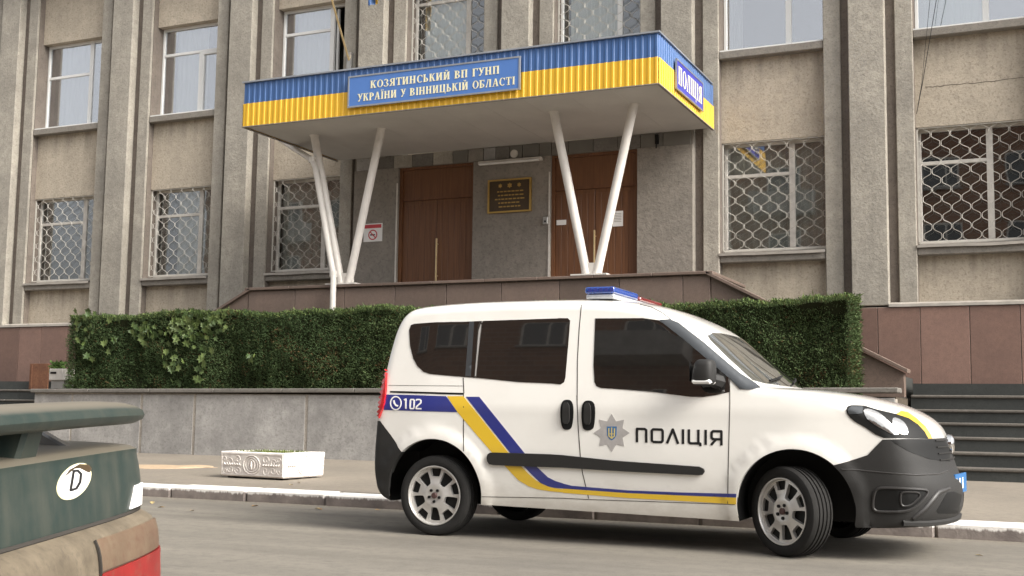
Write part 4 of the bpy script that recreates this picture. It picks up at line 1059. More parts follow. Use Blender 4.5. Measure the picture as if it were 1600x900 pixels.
# ------------------------------------------------------------------ police van
VY = 9.50
RA, FA = (-4.575, .345, .425), (-1.70, .345, .415)
zk = np.array([.2, .30, .45, .7, .95, 1.12, 1.3, 1.5, 1.7, 1.85]); wk = np.array([.865, .888, .908, .920, .918, .906, .878, .847, .815, .788])
def vwidth(x, z):
    w = float(np.interp(z, zk, wk))
    w -= .055*sstep(-1.75, -.95, x)+.02*sstep(-4.6, -5.15, x)
    w += .007*math.exp(-((z-1.03)/.045)**2)-.012*sstep(.56, .40, z)
    for cx, cz, rr in (RA, FA):
        d = math.hypot(x-cx, z-cz); w += .020*(1-sstep(rr+.055, rr+.095, d))
    return w
van = thing('police_van', (-3.0, VY, 0), 'white police van with blue and yellow stripes parked at the kerb', 'van')
same = lambda pts, nn=3: [(x, z, x, z, nn) for x, z in pts]
fa0 = math.degrees(math.asin((.235-FA[1])/FA[2])); ra0 = math.degrees(math.asin((.262-RA[1])/RA[2]))
farc = arc_pts(*FA, fa0, 180-fa0); rarc = arc_pts(*RA, ra0, 180-ra0)
segs = [
 [(-5.04, .27, -4.97, .262, 3), (-5.14, .30, -5.03, .31, 3), (-5.20, .40, -5.075, .40, 3), (-5.215, .52, -5.085, .52, 3), (-5.205, .75, -5.075, .75, 3), (-5.19, 1.0, -5.055, 1.0, 3), (-5.165, 1.25, -5.025, 1.25, 3), (-5.125, 1.5, -4.985, 1.48, 3), (-5.07, 1.72, -4.935, 1.64, 3), (-4.985, 1.845, -4.865, 1.735, 3), (-4.84, 1.888, -4.74, 1.772, 3),
  (-4.45, 1.912, -4.42, 1.79, 3), (-4.0, 1.918, -4.0, 1.795, 3), (-3.5, 1.915, -3.5, 1.79, 3), (-3.12, 1.895, -3.12, 1.772, 3), (-2.86, 1.855, -2.89, 1.735, 2.8), (-2.64, 1.782, -2.71, 1.672, 2.7), (-2.40, 1.655, -2.55, 1.575, 2.6), (-2.12, 1.42, -2.33, 1.40, 2.5), (-1.86, 1.205, -2.09, 1.205, 2.5)],
 [(-1.86, 1.205, -2.09, 1.205, 2.5), (-1.78, 1.20, -1.98, 1.165, 2.6), (-1.55, 1.187, -1.77, 1.13, 2.6), (-1.28, 1.145, -1.50, 1.07, 2.6), (-1.05, 1.085, -1.33, 1.0, 2.6), (-.89, 1.01, -1.22, .935, 2.5), (-.80, .935, -1.16, .88, 2.4), (-.755, .85, -1.13, .82, 2.4), (-.735, .75, -1.115, .75, 2.4), (-.705, .64, -1.105, .64, 2.4), (-.665, .53, -1.09, .53, 2.4), (-.655, .42, -1.085, .42, 2.4), (-.675, .31, -1.10, .31, 2.4), (-.74, .25, -1.14, .255, 2.4), (-.95, .232, -1.2, .237, 2.4)],
 [(-.95, .232, -1.2, .237, 2.4), (-1.15, .233, -1.25, .236, 3), (farc[0][0], .235, farc[0][0], .235, 3)],
 same(farc), [(farc[-1][0], farc[-1][1], farc[-1][0], farc[-1][1], 3), (rarc[0][0], rarc[0][1], rarc[0][0], rarc[0][1], 3)], same(rarc),
 [(rarc[-1][0], .262, rarc[-1][0], .262, 3), (-5.04, .27, -4.97, .262, 3)],
]
vbm = shell(segs, vwidth, VY, lambda p: (p[0], VY+p[1], p[2]))
bvh = BVHTree.FromBMesh(vbm)
def cast_van(px, py):
    h, nrm, i, d = bvh.ray_cast(CC, sight(px, py).normalized())
    if h is None: return None
    if nrm.dot(sight(px, py)) > 0: nrm = -nrm
    return h, nrm
# smooth normals for the lifted panels
_vn = {}
def cut_by(bm, pts, closed=False):
    for a, b in zip(pts[:-1], pts[1:]):
        nx_, nz_ = -(b[1]-a[1]), b[0]-a[0]
        lo, hi = min(a[0], b[0])-.05, max(a[0], b[0])+.05
        lz, hz = min(a[1], b[1])-.05, max(a[1], b[1])+.05
        fs = [f for f in bm.faces if lo < f.calc_center_median().x < hi and lz < f.calc_center_median().z < hz]
        geom = fs+list({e for f in fs for e in f.edges})+list({v for f in fs for v in f.verts})
        bmesh.ops.bisect_plane(bm, geom=geom, plane_co=(a[0], 0, a[1]), plane_no=(nx_, 0, nz_), dist=1e-6)
fb_line = [(-1.60, .600), (-1.464, .643), (-1.33, .683), (-1.20, .730), (-1.145, .790), (-1.10, .838), (-.95, .846), (-.60, .848)]
rb_line = [(-5.30, .905), (-5.09, .905), (-4.98, .79), (-4.87, .665), (-4.80, .60)]
cut_by(vbm, fb_line); cut_by(vbm, rb_line)
bmesh.ops.recalc_face_normals(vbm, faces=vbm.faces)
fpoly = fb_line+[(-.3, 0), (-1.60, 0)]; rpoly = rb_line+[(-4.80, 0), (-5.4, 0)]
def extract(bm, test, name, mat, grow=0.0):
    b2 = bm.copy(); b2.faces.ensure_lookup_table()
    bmesh.ops.delete(b2, geom=[f for f in b2.faces if not test(f.calc_center_median())], context='FACES')
    if grow:
        b2.normal_update()
        for v in b2.verts: v.co += v.normal*grow
    me = bpy.data.meshes.new(name); b2.to_mesh(me); b2.free(); return put(name, me, mat, van, autosmooth=math.radians(32))
isf = lambda c: inpoly(c.x, c.z, fpoly) and math.hypot(c.x-FA[0], c.z-FA[1]) > FA[2]-.012
isr = lambda c: inpoly(c.x, c.z, rpoly) and math.hypot(c.x-RA[0], c.z-RA[1]) > RA[2]-.012
iswell = lambda c: (math.hypot(c.x-FA[0], c.z-FA[1]) < FA[2]+.004 or math.hypot(c.x-RA[0], c.z-RA[1]) < RA[2]+.004) and abs(c.y-VY) < .875
isbot = lambda c: c.z < .275 and -4.97 < c.x < -.8
extract(vbm, lambda c: not isf(c) and not isr(c) and not iswell(c), 'body', 'vanwhite')
fbump = extract(vbm, lambda c: isf(c) and not iswell(c), 'front_bumper', 'plastic', .006)
rbump = extract(vbm, lambda c: isr(c) and not iswell(c), 'rear_bumper', 'plastic', .006)
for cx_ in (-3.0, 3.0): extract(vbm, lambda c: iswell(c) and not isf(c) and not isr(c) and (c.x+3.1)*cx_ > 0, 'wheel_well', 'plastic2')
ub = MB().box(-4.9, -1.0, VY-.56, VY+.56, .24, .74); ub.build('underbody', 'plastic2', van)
vbm.free()

def Z(o, sc): return lambda pts: [(o[0]+x/sc, o[1]+y/sc) for x, y in pts]
zA, zB, zC, zD, zE_, zG, zH = Z((560, 450), 5), Z((560, 590), 5), Z((560, 690), 5), Z((860, 450), 5), Z((860, 610), 5), Z((1060, 490), 5), Z((1200, 600), 5)
zI, zK = Z((1120, 700), 5), Z((1360, 720), 6.667)
def panel(name, px, mat, off=.004, depth=.006, step=5, mirror=True, parent=van, smooth=0, holes=()):
    P = chaikin(px, smooth) if smooth else px
    return wrap(name, region([P], holes, step), cast_van, mat, parent, off, depth, VY if mirror else None)
# glazing
rw_ = zA([(398, 330), (412, 290), (440, 280), (600, 268), (830, 264), (965, 258), (962, 280), (912, 702), (700, 685), (560, 672), (510, 655), (462, 610), (430, 550), (405, 450)])
sw_ = zA([(972, 258), (1560, 238)])+zD([(60, 236), (138, 237), (155, 255), (150, 330), (118, 700), (108, 735), (82, 753), (0, 746)])+zA([(1250, 735), (922, 702), (968, 282)])
fw_ = zD([(352, 238), (720, 236), (845, 252), (940, 315), (1160, 500), (1300, 620), (1392, 700), (1402, 812), (1290, 838), (1190, 852), (1090, 850), (800, 812), (560, 792), (400, 782), (362, 768), (346, 735), (338, 600)])
for nm, P in (('rear_side_window', rw_), ('sliding_door_window', sw_), ('front_door_window', fw_)):
    panel(nm, P, 'vanglass', .004, .007, 5)
panel('window_divider', zA([(935, 300), (948, 270), (968, 272), (960, 330), (924, 700), (906, 700)]), 'gap', .0055, .004, 4)
panel('divider_edge', zA([(942, 330), (958, 285), (963, 288), (950, 400), (920, 690), (912, 690)]), 'silver', .0065, .004, 3, False)
panel('door_pillar', zA([(868, 262), (905, 262), (880, 692), (836, 690)]), 'pillar', .0052, .004, 5, False)
# grey gloss A pillar and windscreen
panel('a_pillar', zD([(850, 252), (930, 247), (1000, 275), (1200, 430), (1398, 600), (1480, 668), (1600, 745), (1640, 780), (1560, 795), (1480, 790), (1398, 706), (1240, 570), (1040, 400)]), 'pillar', .006, .006, 5)
ws = []
def cast_front(y, z):
    h, nrm, i, d = bvh.ray_cast(Vector((1.0, VY+y, z)), Vector((-1, 0, 0)))
    return None if h is None else (h, nrm if nrm.x > 0 else -nrm)
wsp = [(0, 1.625), (-.35, 1.622), (-.55, 1.612), (-.68, 1.585), (-.715, 1.55), (-.76, 1.40), (-.795, 1.27), (-.80, 1.245), (-.7, 1.225), (-.4, 1.216), (0, 1.214)]
wsp = wsp+[(-y, z) for y, z in wsp[-2:0:-1]]
wrap('windscreen', region([wsp], (), .05), cast_front, 'windscreen', van, .005, .008)
for ya, yb in ((-.62, -.1), (.02, .58)):
    q = [cast_front(ya+(yb-ya)*t, 1.235+.05*t) for t in np.linspace(0, 1, 8)]
    MB().tube([h[0]+h[1]*.02 for h in q if h], .009, 5).build('wiper', 'plastic2', van)
wt = [(x, z) for x, z in [(-.66, 1.60), (-.52, 1.63), (0, 1.645), (.52, 1.63), (.66, 1.60)]]
# lamps
hl = zH([(612, 205), (622, 178), (650, 168), (750, 172), (850, 203), (1000, 238), (1100, 272), (1170, 320), (1220, 375), (1248, 425), (1100, 424), (905, 422), (840, 395), (760, 340), (680, 295), (640, 262), (618, 232)])
L0 = panel('headlamp', hl, 'plastic2', .005, .008, 4, True)
panel('lamp_corner', zH([(620, 200), (650, 178), (742, 180), (735, 232), (632, 235)]), 'pillar', .0075, .004, 4, True, L0)
panel('reflector', zH([(742, 200), (790, 200), (860, 225), (925, 280), (985, 340), (1030, 395), (975, 400), (900, 360), (820, 310), (760, 260)]), 'lampclear', .0085, .005, 4, True, L0, 1)
panel('projector', zH([(975, 262), (1040, 285), (1080, 330), (1095, 395), (1040, 398), (990, 350), (965, 300)]), 'lampclear', .0085, .005, 4, True, L0, 1)
panel('bonnet_stripe', zH([(1040, 212), (1090, 222), (1160, 270), (1230, 335), (1270, 395), (1282, 430), (1250, 428), (1225, 375), (1172, 318), (1100, 270), (1000, 236)]), 'vanyellow', .0035, .005, 4, True)
tl_ = zA([(200, 530), (216, 575), (228, 650), (224, 800)])+zB([(212, 190), (200, 240), (168, 318), (150, 330)])
tl_ = tl_+zB([(146, 300), (140, 230), (146, 100)])+zA([(150, 780), (165, 690), (180, 600)])
tl2 = tl_
o = panel('tail_lamp', tl2, 'lampred', .024, .034, 3, True)
# stripes
panel('blue_stripe', zB([(214, 132), (450, 137), (685, 145), (775, 270), (480, 262), (200, 252)]), 'vanblue', .0025, .004, 6, False)
ys = zB([(693, 145), (820, 145), (1000, 370), (1168, 582), (1270, 690), (1330, 752), (1390, 805), (1450, 838), (1510, 860), (1600, 872), (1600, 897), (1500, 888), (1400, 872), (1330, 848), (1250, 800), (1180, 728), (1040, 580), (910, 430), (775, 270)])
panel('yellow_stripe', ys, 'vanyellow', .0025, .004, 6, False)
b2 = zB([(840, 150), (945, 150), (1130, 380), (1305, 598), (1400, 702), (1480, 778), (1540, 808), (1600, 826), (1600, 866), (1530, 860), (1480, 848), (1420, 820), (1350, 752), (1290, 690), (1180, 580), (1000, 355)])
panel('blue_stripe', b2, 'vanblue', .0028, .004, 6, False)
panel('blue_stripe', zE_([(100, 728), (170, 745), (600, 780), (1000, 796), (1452, 808), (1452, 836), (1000, 818), (600, 800), (100, 766)]), 'vanblue', .0028, .004, 6, False)
panel('yellow_stripe', zE_([(100, 767), (600, 802), (1000, 820), (1452, 838), (1452, 890), (1000, 862), (600, 840), (100, 800)]), 'vanyellow', .0025, .004, 6, False)
# rail, rub strip, handles
panel('slide_rail', zA([(250, 805), (330, 806), (820, 820), (820, 834), (330, 820), (250, 816)]), 'plastic2', .003, .004, 4)
rub = zB([(1010, 625), (1016, 600), (1035, 586), (1060, 584), (1500, 598), (1600, 605)])+zE_([(500, 548), (1165, 595), (1200, 612), (1208, 634), (1192, 657), (1160, 660), (600, 632)])+zB([(1600, 702), (1300, 692), (1060, 682), (1030, 675), (1014, 652)])
panel('rub_strip', rub, 'plastic', .022, .026, 6)
for P in ([(78, 190), (82, 120), (100, 80), (130, 72), (162, 78), (180, 115), (182, 190), (172, 275), (158, 302), (130, 310), (102, 302), (86, 270)], [(243, 195), (248, 120), (266, 86), (298, 78), (332, 86), (350, 120), (351, 195), (343, 280), (328, 306), (292, 314), (262, 306), (250, 275)]):
    o = panel('door_handle', zE_(P), 'plastic2', .006, .008, 4, True, van, 1)
    cx, cy = sum(p[0] for p in P)/len(P), sum(p[1] for p in P)/len(P)
    wrap('grip', region([zE_(chaikin([(cx-22, cy-95), (cx+22, cy-95), (cx+28, cy), (cx+22, cy+70), (cx-22, cy+70), (cx-28, cy)], 1))], (), 3), cast_van, 'plastic', o, .030, .02)
# panel gaps
def gap(pts, w=2.0, mirror=True):
    P = [q for q in pts]; L = stroke(P, w/2)
    wrap('panel_gap', region(L, (), 5), cast_van, 'gap', van, .002, .003, VY if mirror else None)
gap(zA([(820, 700), (825, 820)])+zB([(822, 120), (822, 300), (822, 600)]), 2.2)
gap(zD([(243, 130), (225, 330), (212, 560), (210, 880)])+zE_([(208, 40), (215, 250), (235, 520), (250, 640), (300, 845)]), 2.2)
gap(zD([(1398, 612), (1402, 800)])+zE_([(1403, 100), (1395, 400), (1388, 700), (1386, 885)]), 2.2)
gap(zA([(230, 760), (500, 762), (820, 765)]), .8, False)
gap(zC([(940, 430), (1300, 436), (1600, 442)])+zE_([(300, 852), (900, 872), (1440, 892)]), 1.6)
gap(zD([(700, 128), (790, 150), (870, 192), (940, 245)]), 1.6, True)
gap(zH([(0, 30), (0, 31)]), 1.0, False)
# badge and lettering
def star(cx, cy, R1, R2, n=8, rot=0): return [(cx+(R1 if i % 2 == 0 else R2)*math.sin(math.pi*i/n+rot), cy-(R1 if i % 2 == 0 else R2)*math.cos(math.pi*i/n+rot)*1.06) for i in range(2*n)]
st_ = star(480, 332, 141, 92)
st_ = [(x, y) if i % 4 == 0 or i % 2 else (480+(x-480)*.98, 332+(y-332)*.98) for i, (x, y) in enumerate(st_)]
bd = panel('star_badge', zE_(st_), 'starsilver', .003, .004, 4, False)
sh = [(442, 282), (520, 282), (517, 350), (500, 378), (480, 390), (460, 378), (444, 350)]
panel('badge_shield', zE_(sh), 'badgeblue', .0042, .003, 3, False, bd)
tri = [stroke([(458, 296), (458, 355), (480, 375), (502, 355), (502, 296)], 9), stroke([(480, 290), (480, 378)], 9), stroke([(462, 340), (498, 340)], 7)]
wrap('badge_trident', region([zE_(q) for l in tri for q in l], (), 3), cast_van, 'badgegold', bd, .0055, .003)
def VT(u, v): return (u, (292+20*(u-670)/675)*v+(405+25*(u-670)/675)*(1-v))
def vletter(polylines, w=19, closed=()):
    polys = []
    for i, pl_ in enumerate(polylines):
        polys += stroke([VT(*p) for p in pl_], w, i in closed)
    wrap('letter', region([zE_(q) for q in polys], (), 3), cast_van, 'vanblack', van, .003, .004)
hw = 8; t_, b_ = .93, .07
vletter([[(677, -.0), (677, t_), (738, t_), (749, t_-.08), (750, .0)]])
vletter([[(800, b_), (868, b_), (878, b_+.1), (878, t_-.1), (868, t_), (803, t_), (793, t_-.1), (793, b_+.1), (800, b_)]], 19, ())
vletter([[(912, 0), (957, t_+.03), (999, 0)]])
vletter([[(1037, 0), (1037, 1.0)]])
vletter([[(1083, 1), (1083, b_+.08), (1092, b_), (1172, b_), (1172, -.10)], [(1157, 1), (1157, b_)]])
vletter([[(1214, 0), (1214, 1.0)]])
vletter([[(1337, 0), (1337, t_), (1272, t_), (1260, t_-.1), (1260, .50), (1270, .40), (1337, .40)], [(1296, .40), (1256, 0)]])
def num(polys): wrap('numeral', region([zB(q) for q in polys], (), 2.5), cast_van, 'signwhite', van, .0045, .004)
num(stroke([(358, 176), (372, 168), (372, 243)], 11)); num(stroke([(408, 178), (412, 172), (432, 172), (437, 178), (435, 236), (430, 242), (410, 242), (405, 236)], 11, True))
num(stroke([(452, 180), (458, 172), (482, 172), (490, 180), (489, 198), (455, 228), (453, 242), (493, 243)], 11))
c_ = [(294+48*math.cos(t)*.95, 200+56*math.sin(t)) for t in np.linspace(0, 2*math.pi, 24, endpoint=False)]
ci = [(294+48*math.cos(t)*.78, 200+56*math.sin(t)*.82) for t in np.linspace(0, 2*math.pi, 24, endpoint=False)]
wrap('phone_ring', region([zB(c_)], [zB(ci)], 2.5), cast_van, 'signwhite', van, .0045, .004)
wrap('phone_symbol', region([zB(q) for q in stroke([(278, 178), (282, 200), (296, 218), (312, 222)], 13)], (), 2.5), cast_van, 'signwhite', van, .0045, .004)
# bumper face: fog pocket, grilles, plate, badge
fogo = zK([(22, 470), (40, 330), (75, 285), (130, 276), (420, 288), (560, 296), (592, 320), (560, 380), (470, 470), (400, 515), (300, 530), (80, 528), (40, 508)])
bvh_f = None
fg = panel('fog_lamp_pocket', fogo, 'plastic2', .008, .004, 4, True, fbump)
for P, w_ in (([(22, 470), (40, 330), (75, 285), (130, 276), (420, 288), (560, 296), (592, 320), (560, 380), (470, 470), (400, 515), (300, 530), (80, 528), (40, 508)], .010), ([(310, 340), (345, 318), (540, 330), (430, 455), (350, 475), (312, 450)], .007)):
    q = [cast_van(*p) for p in resample(zK(chaikin(P, 2)), 6)]
    q = [h[0]+h[1]*.010 for h in q if h]; q.append(q[0])
    MB().tube(q, w_, 6, False).build('pocket_rim', 'lip', fg, autosmooth=1.0)
q = [cast_van(*p) for p in resample(zK([(820, 285), (700, 330), (560, 500), (440, 600)]), 8, False)]
MB().tube([h[0]+h[1]*.002 for h in q if h], [.012+.012*math.sin(math.pi*i/len(q)) for i in range(len([h for h in q if h]))], 7).build('bumper_crease', 'lip', fbump, autosmooth=1.0)
q = [cast_van(*p) for p in resample(zH([(575, 668), (700, 672), (900, 692), (1150, 712), (1330, 705), (1400, 680)]), 8, False)]
MB().tube([h[0]+h[1]*.003 for h in q if h], .007, 6).build('bumper_crease', 'lip', fbump, autosmooth=1.0)
panel('lower_grille', zK([(790, 330), (860, 320), (945, 355), (905, 545), (700, 545), (680, 520)]), 'plastic2', .008, .004, 4, True, fbump)
panel('upper_grille', zH([(960, 440), (1120, 436), (1395, 440), (1412, 530), (1412, 608), (1260, 590), (1100, 530), (1000, 470)]), 'plastic2', .008, .004, 5, True, fbump)
for k in range(4):
    z_ = .83-.045*k
    q = [cast_front(y, z_) for y in np.linspace(-.5, .5, 14)]; MB().tube([h[0]+h[1]*.012 for h in q if h], .006, 4).build('grille_bar', 'plastic', fbump)
q = cast_front(0, .80); MB().lathe([(q[0].x, .075), (q[0].x+.03, .07), (q[0].x+.045, .05), (q[0].x+.05, .0)], 20, 'x', (0, VY, .80)).build('nose_badge', 'chrome', van, autosmooth=.7)
zl = [cast_front(y, .275) for y in np.linspace(-.8, .8, 24)]
MB().tube([h[0]+h[1]*.012 for h in zl if h], .022, 6).build('bumper_lip', 'plastic', fbump, autosmooth=1.0)
npx = cast_front(-.02, .52)[0].x+.03
pt = MB(); c0, s0 = math.cos(.09), math.sin(.09)
def PL(u, v, d): return Vector((npx-.035+d*c0+u*s0*1.0, VY-.02+u*c0, .518+v))
plate_o = MB().add([PL(u, v, d) for d in (0, .012) for u, v in ((-.24, -.07), (.24, -.07), (.24, .07), (-.24, .07))], [(0, 3, 2, 1), (4, 5, 6, 7), (0, 1, 5, 4), (1, 2, 6, 5), (2, 3, 7, 6), (3, 0, 4, 7)]).build('number_plate', 'plateblue', van)
for u0, u1 in ((-.19, -.165), (-.08, -.03), (.05, .09)):
    MB().add([PL(u, v, .0135) for u, v in ((u0, -.04), (u1, -.04), (u1, .04), (u0, .04))], [(0, 1, 2, 3)]).build('plate_mark', 'signwhite', plate_o)
# mirrors
def mirror_unit(sgn):
    mb = MB(); V = []; F = []; n, mrows = 18, 11
    for i in range(mrows):
        ph = math.pi*i/(mrows-1)-math.pi/2
        for j in range(n):
            th = 2*math.pi*j/n; se = lambda v, e: math.copysign(abs(v)**e, v)
            x = se(math.cos(ph), .45)*se(math.cos(th), .55); y = se(math.cos(ph), .45)*se(math.sin(th), .55); z = se(math.sin(ph), .5)
            V.append((-2.315+.078*x*(1-.12*z)+.01*z, VY+sgn*(1.02+.095*y), 1.298+.094*z))
    for i in range(mrows-1):
        for j in range(n): F.append((i*n+j, i*n+(j+1) % n, (i+1)*n+(j+1) % n, (i+1)*n+j))
    mo = mb.add(V, F).build('door_mirror', 'plastic', van, smooth=True, autosmooth=math.radians(45))
    MB().add([(-2.318+.070*x, VY+sgn*(1.015+.094*y), 1.230+.018*z) for x in (-1, 1) for y in (-1, 1) for z in (-1, 1)], [(0, 1, 3, 2), (4, 6, 7, 5), (0, 4, 5, 1), (2, 3, 7, 6), (0, 2, 6, 4), (1, 5, 7, 3)]).build('mirror_indicator', 'signwhite', mo, .012)
    MB().add([(-2.40, VY+sgn*(1.03+.085*y), 1.30+.07*z) for y, z in ((-1, -1), (1, -1), (1, 1), (-1, 1))], [(0, 1, 2, 3)]).build('mirror_glass', 'chrome', mo)
    MB().tube([(-2.29, VY+sgn*.95, 1.25), (-2.24, VY+sgn*.86, 1.23)], [.05, .06], 8).build('mirror_arm', 'plastic', mo)
for s in (-1, 1): mirror_unit(s)
# beacon bar
lb = MB()
def bar(name, mat, y0, y1, z0, z1, xh, par, bev=.02):
    o = MB().box(-3.27-xh, -3.27+xh, y0, y1, z0, z1).build(name, mat, par)
    md = o.modifiers.new('bevel', 'BEVEL'); md.width = bev; md.segments = 3; return o
bb_ = bar('beacon_bar', 'beaconclear', VY-.62, VY+.62, 1.895, 1.935, .12, van, .015)
bar('blue_lens', 'beaconblue', VY-.64, VY-.03, 1.936, 1.992, .125, bb_); bar('red_lens', 'beaconred', VY+.03, VY+.64, 1.936, 1.972, .125, bb_); bar('bar_centre', 'beaconclear', VY-.029, VY+.029, 1.936, 1.98, .10, bb_, .01)
for k in range(5): boxpart('beacon_lamp', 'vanblue', bb_, -3.36+k*.045, -3.33+k*.045, VY-.643, VY-.6405, 1.95, 1.978)
for y in (-.5, .5): MB().box(-3.35, -3.19, VY+y-.04, VY+y+.04, 1.865, 1.894).build('bar_foot', 'steel', bb_)
# wheels
def make_wheel():
    R_, wd = .318, .205
    prof = [(-.075, .236), (-.095, .240), (-.1025, .256), (-.1025, .285), (-.094, .304), (-.080, .3135)]
    for g in (-.055, -.018, .018, .055): prof += [(g-.010, R_), (g-.0085, R_-.009), (g+.0085, R_-.009), (g+.010, R_)]
    prof += [(.080, .3135), (.094, .304), (.1025, .285), (.1, .25), (.075, .236)]
    ty = MB().lathe(prof, 56).mesh('wheel'); sharpen(ty, math.radians(30)); ty.materials.append(M['tyre'])
    outer = [(.226*math.cos(t), .226*math.sin(t)) for t in np.linspace(0, 2*math.pi, 60, endpoint=False)]
    holes = []
    for k in range(5):
        a = math.pi/2+2*math.pi*k/5; ca, sa = math.cos(a), math.sin(a)
        rot = lambda p, ca=ca, sa=sa: (p[0]*ca-p[1]*sa, p[0]*sa+p[1]*ca)
        holes.append([rot(p) for p in chaikin([(.150, -.034), (.150, .034), (.158, .038), (.212, .050), (.215, .04), (.215, -.04), (.212, -.050), (.158, -.038)], 1)])
        a2 = a+math.pi/5; ca, sa = math.cos(a2), math.sin(a2); rot2 = lambda p, ca=ca, sa=sa: (p[0]*ca-p[1]*sa, p[0]*sa+p[1]*ca)
        holes.append([rot2(p) for p in chaikin([(.094, -.020), (.094, .020), (.105, .030), (.188, .050), (.200, .042), (.200, -.042), (.188, -.050), (.105, -.030)], 1)])
    v, f = region([outer], holes, .022)
    def dome(u, w, d): q = math.hypot(u, w); return Vector((u, -.082+.012*(q/.2)**2-.012*max(0, 1-abs(q-.08)/.05)+d, w))
    used = sorted({i for t in f for i in t}); ix = {k: n for n, k in enumerate(used)}; nn = len(used)
    V = [dome(*v[i], 0) for i in used]+[dome(*v[i], .03) for i in used]; F = [tuple(ix[i] for i in t) for t in f]
    cnt = {(t[i], t[(i+1) % 3]) for t in F for i in range(3)}; F += [(b, a, a+nn, b+nn) for a, b in cnt if (b, a) not in cnt]
    rim = MB().add(V, F); rim.lathe([(-.05, .222), (-.092, .224), (-.099, .229), (-.099, .236), (-.09, .239), (-.05, .239)], 48)
    rme = rim.mesh('rim'); sharpen(rme, math.radians(35)); rme.materials.append(M['silver'])
    back = MB().lathe([(-.045, .0), (-.045, .222), (.06, .222)], 32).mesh('brake_disc'); back.materials.append(M['plastic2'])
    nuts = []
    for k in range(5):
        a = 2*math.pi*k/5-math.pi/2; q = MB().lathe([(-.097, .0), (-.097, .012), (-.07, .012)], 8, 'y', (.048*math.cos(a), 0, .048*math.sin(a))).mesh('wheel_nut'); q.materials.append(M['plastic2']); nuts.append(('wheel_nut', q))
    
    cap = MB().lathe([(-.1, .0), (-.1, .018), (-.095, .024), (-.07, .024)], 16).mesh('hub_cap'); cap.materials.append(M['hub'])
    return ty, (('rim', rme), ('brake_disc', back), ('hub_cap', cap))+tuple(nuts)
wh = make_wheel()
def place_wheel(x, y, rz, parent, scale=1.0, rot=0.0):
    w = put('wheel', wh[0], None, parent); w.location = (x, y, .318*scale); w.rotation_euler = (0, 0, rz); w.scale = (scale,)*3
    for nm, me_ in wh[1]:
        c = put(nm, me_, None, w); c.rotation_euler = (0, rot, 0)
    return w
ST = math.radians(33)
place_wheel(-4.575, VY-.80, 0, van, 1, 0); place_wheel(-4.575, VY+.80, math.pi, van)
place_wheel(-1.745, VY-.80, -ST, van, 1, -.15); place_wheel(-1.63, VY+.80, math.pi-ST, van)

# ------------------------------------------------------------------ dark green saloon at the lower left
TH, TI = math.radians(20.5), math.radians(1.7)
gd0 = Vector((-math.sin(TH), math.cos(TH), 0)); gh = Vector((-math.cos(TH), -math.sin(TH), 0)); up_ = Vector((0, 0, 1))
gd = gd0*math.cos(TI)+up_*math.sin(TI); gu = up_*math.cos(TI)-gd0*math.sin(TI)
c_loc = (.16, .715, .852)
dd = sight(184, 696); O_ = CC+dd*3.5-(gh*c_loc[0]+gd*c_loc[1]+gu*c_loc[2])
def GLc(p): return O_+gh*p[0]+gd*p[1]+gu*p[2]
def gwidth(x, z):
    w = float(np.interp(z, [.2, .35, .55, .75, .88, 1.0, 1.26], [.72, .75, .762, .785, .765, .70, .58]))
    return w-.05*sstep(.6, .0, x)-.06*sstep(3.5, 4.1, x)
car = thing('green_saloon', (O_.x+gh.x*2, O_.y+gh.y*2, 0), 'dusty dark green car with a rear wing in the lower left corner', 'car')
GF, GR = (3.25, .30, .35), (.86, .30, .35)
g0 = math.degrees(math.asin((.21-.30)/.35)); gfa = arc_pts(*GF, g0, 180-g0); gra = arc_pts(*GR, g0, 180-g0)
gs = [
 [(.12, .22, .24, .215, 3), (-.01, .30, .11, .30, 3.2), (-.035, .42, .08, .42, 3.2), (-.03, .54, .08, .54, 3.2), (-.02, .62, .085, .62, 3.2), (.0, .658, .10, .655, 3.2), (.04, .676, .14, .672, 3.2)],
 [(.04, .676, .14, .672, 3.5), (.05, .76, .148, .75, 4), (.062, .835, .158, .815, 4), (.085, .862, .175, .842, 4), (.3, .872, .34, .85, 4), (.62, .885, .60, .858, 3)],
 [(.62, .885, .60, .858, 3), (.85, 1.06, .84, .97, 2.8), (1.1, 1.24, 1.1, 1.14, 2.8), (1.35, 1.315, 1.32, 1.23, 3), (1.8, 1.335, 1.8, 1.26, 3), (2.3, 1.32, 2.25, 1.245, 3), (2.55, 1.27, 2.5, 1.19, 2.8), (2.9, 1.06, 2.78, 1.0, 2.8), (3.12, .90, 2.98, .86, 2.8)],
 [(3.12, .90, 2.98, .86, 2.8), (3.6, .85, 3.5, .81, 2.8), (3.95, .76, 3.8, .73, 2.6), (4.12, .65, 3.92, .63, 2.5), (4.15, .5, 3.95, .5, 2.5), (4.14, .35, 3.94, .35, 2.5), (4.05, .22, 3.86, .21, 2.5)],
 [(4.05, .22, 3.86, .21, 2.5), (gfa[0][0], .21, gfa[0][0], .21, 3)], same(gfa), [(gfa[-1][0], .21, gfa[-1][0], .21, 3), (gra[0][0], .21, gra[0][0], .21, 3)], same(gra), [(gra[-1][0], .21, gra[-1][0], .21, 3), (.12, .22, .24, .215, 3)],
]
gbm = shell(gs, gwidth, 0, lambda p: GLc(p), .04, 12, .06)
gbvh = BVHTree.FromBMesh(gbm)
def gsplit(name, mat, keep):
    b2 = gbm.copy()
    def lc(f): q = f.calc_center_median()-O_; return q.dot(gh), q.dot(gd), q.dot(gu)
    bmesh.ops.delete(b2, geom=[f for f in b2.faces if not keep(*lc(f))], context='FACES')
    me = bpy.data.meshes.new(name); b2.to_mesh(me); b2.free(); return put(name, me, mat, car, autosmooth=math.radians(28))
inb = lambda u, v, w: w < .6755 and u < .49
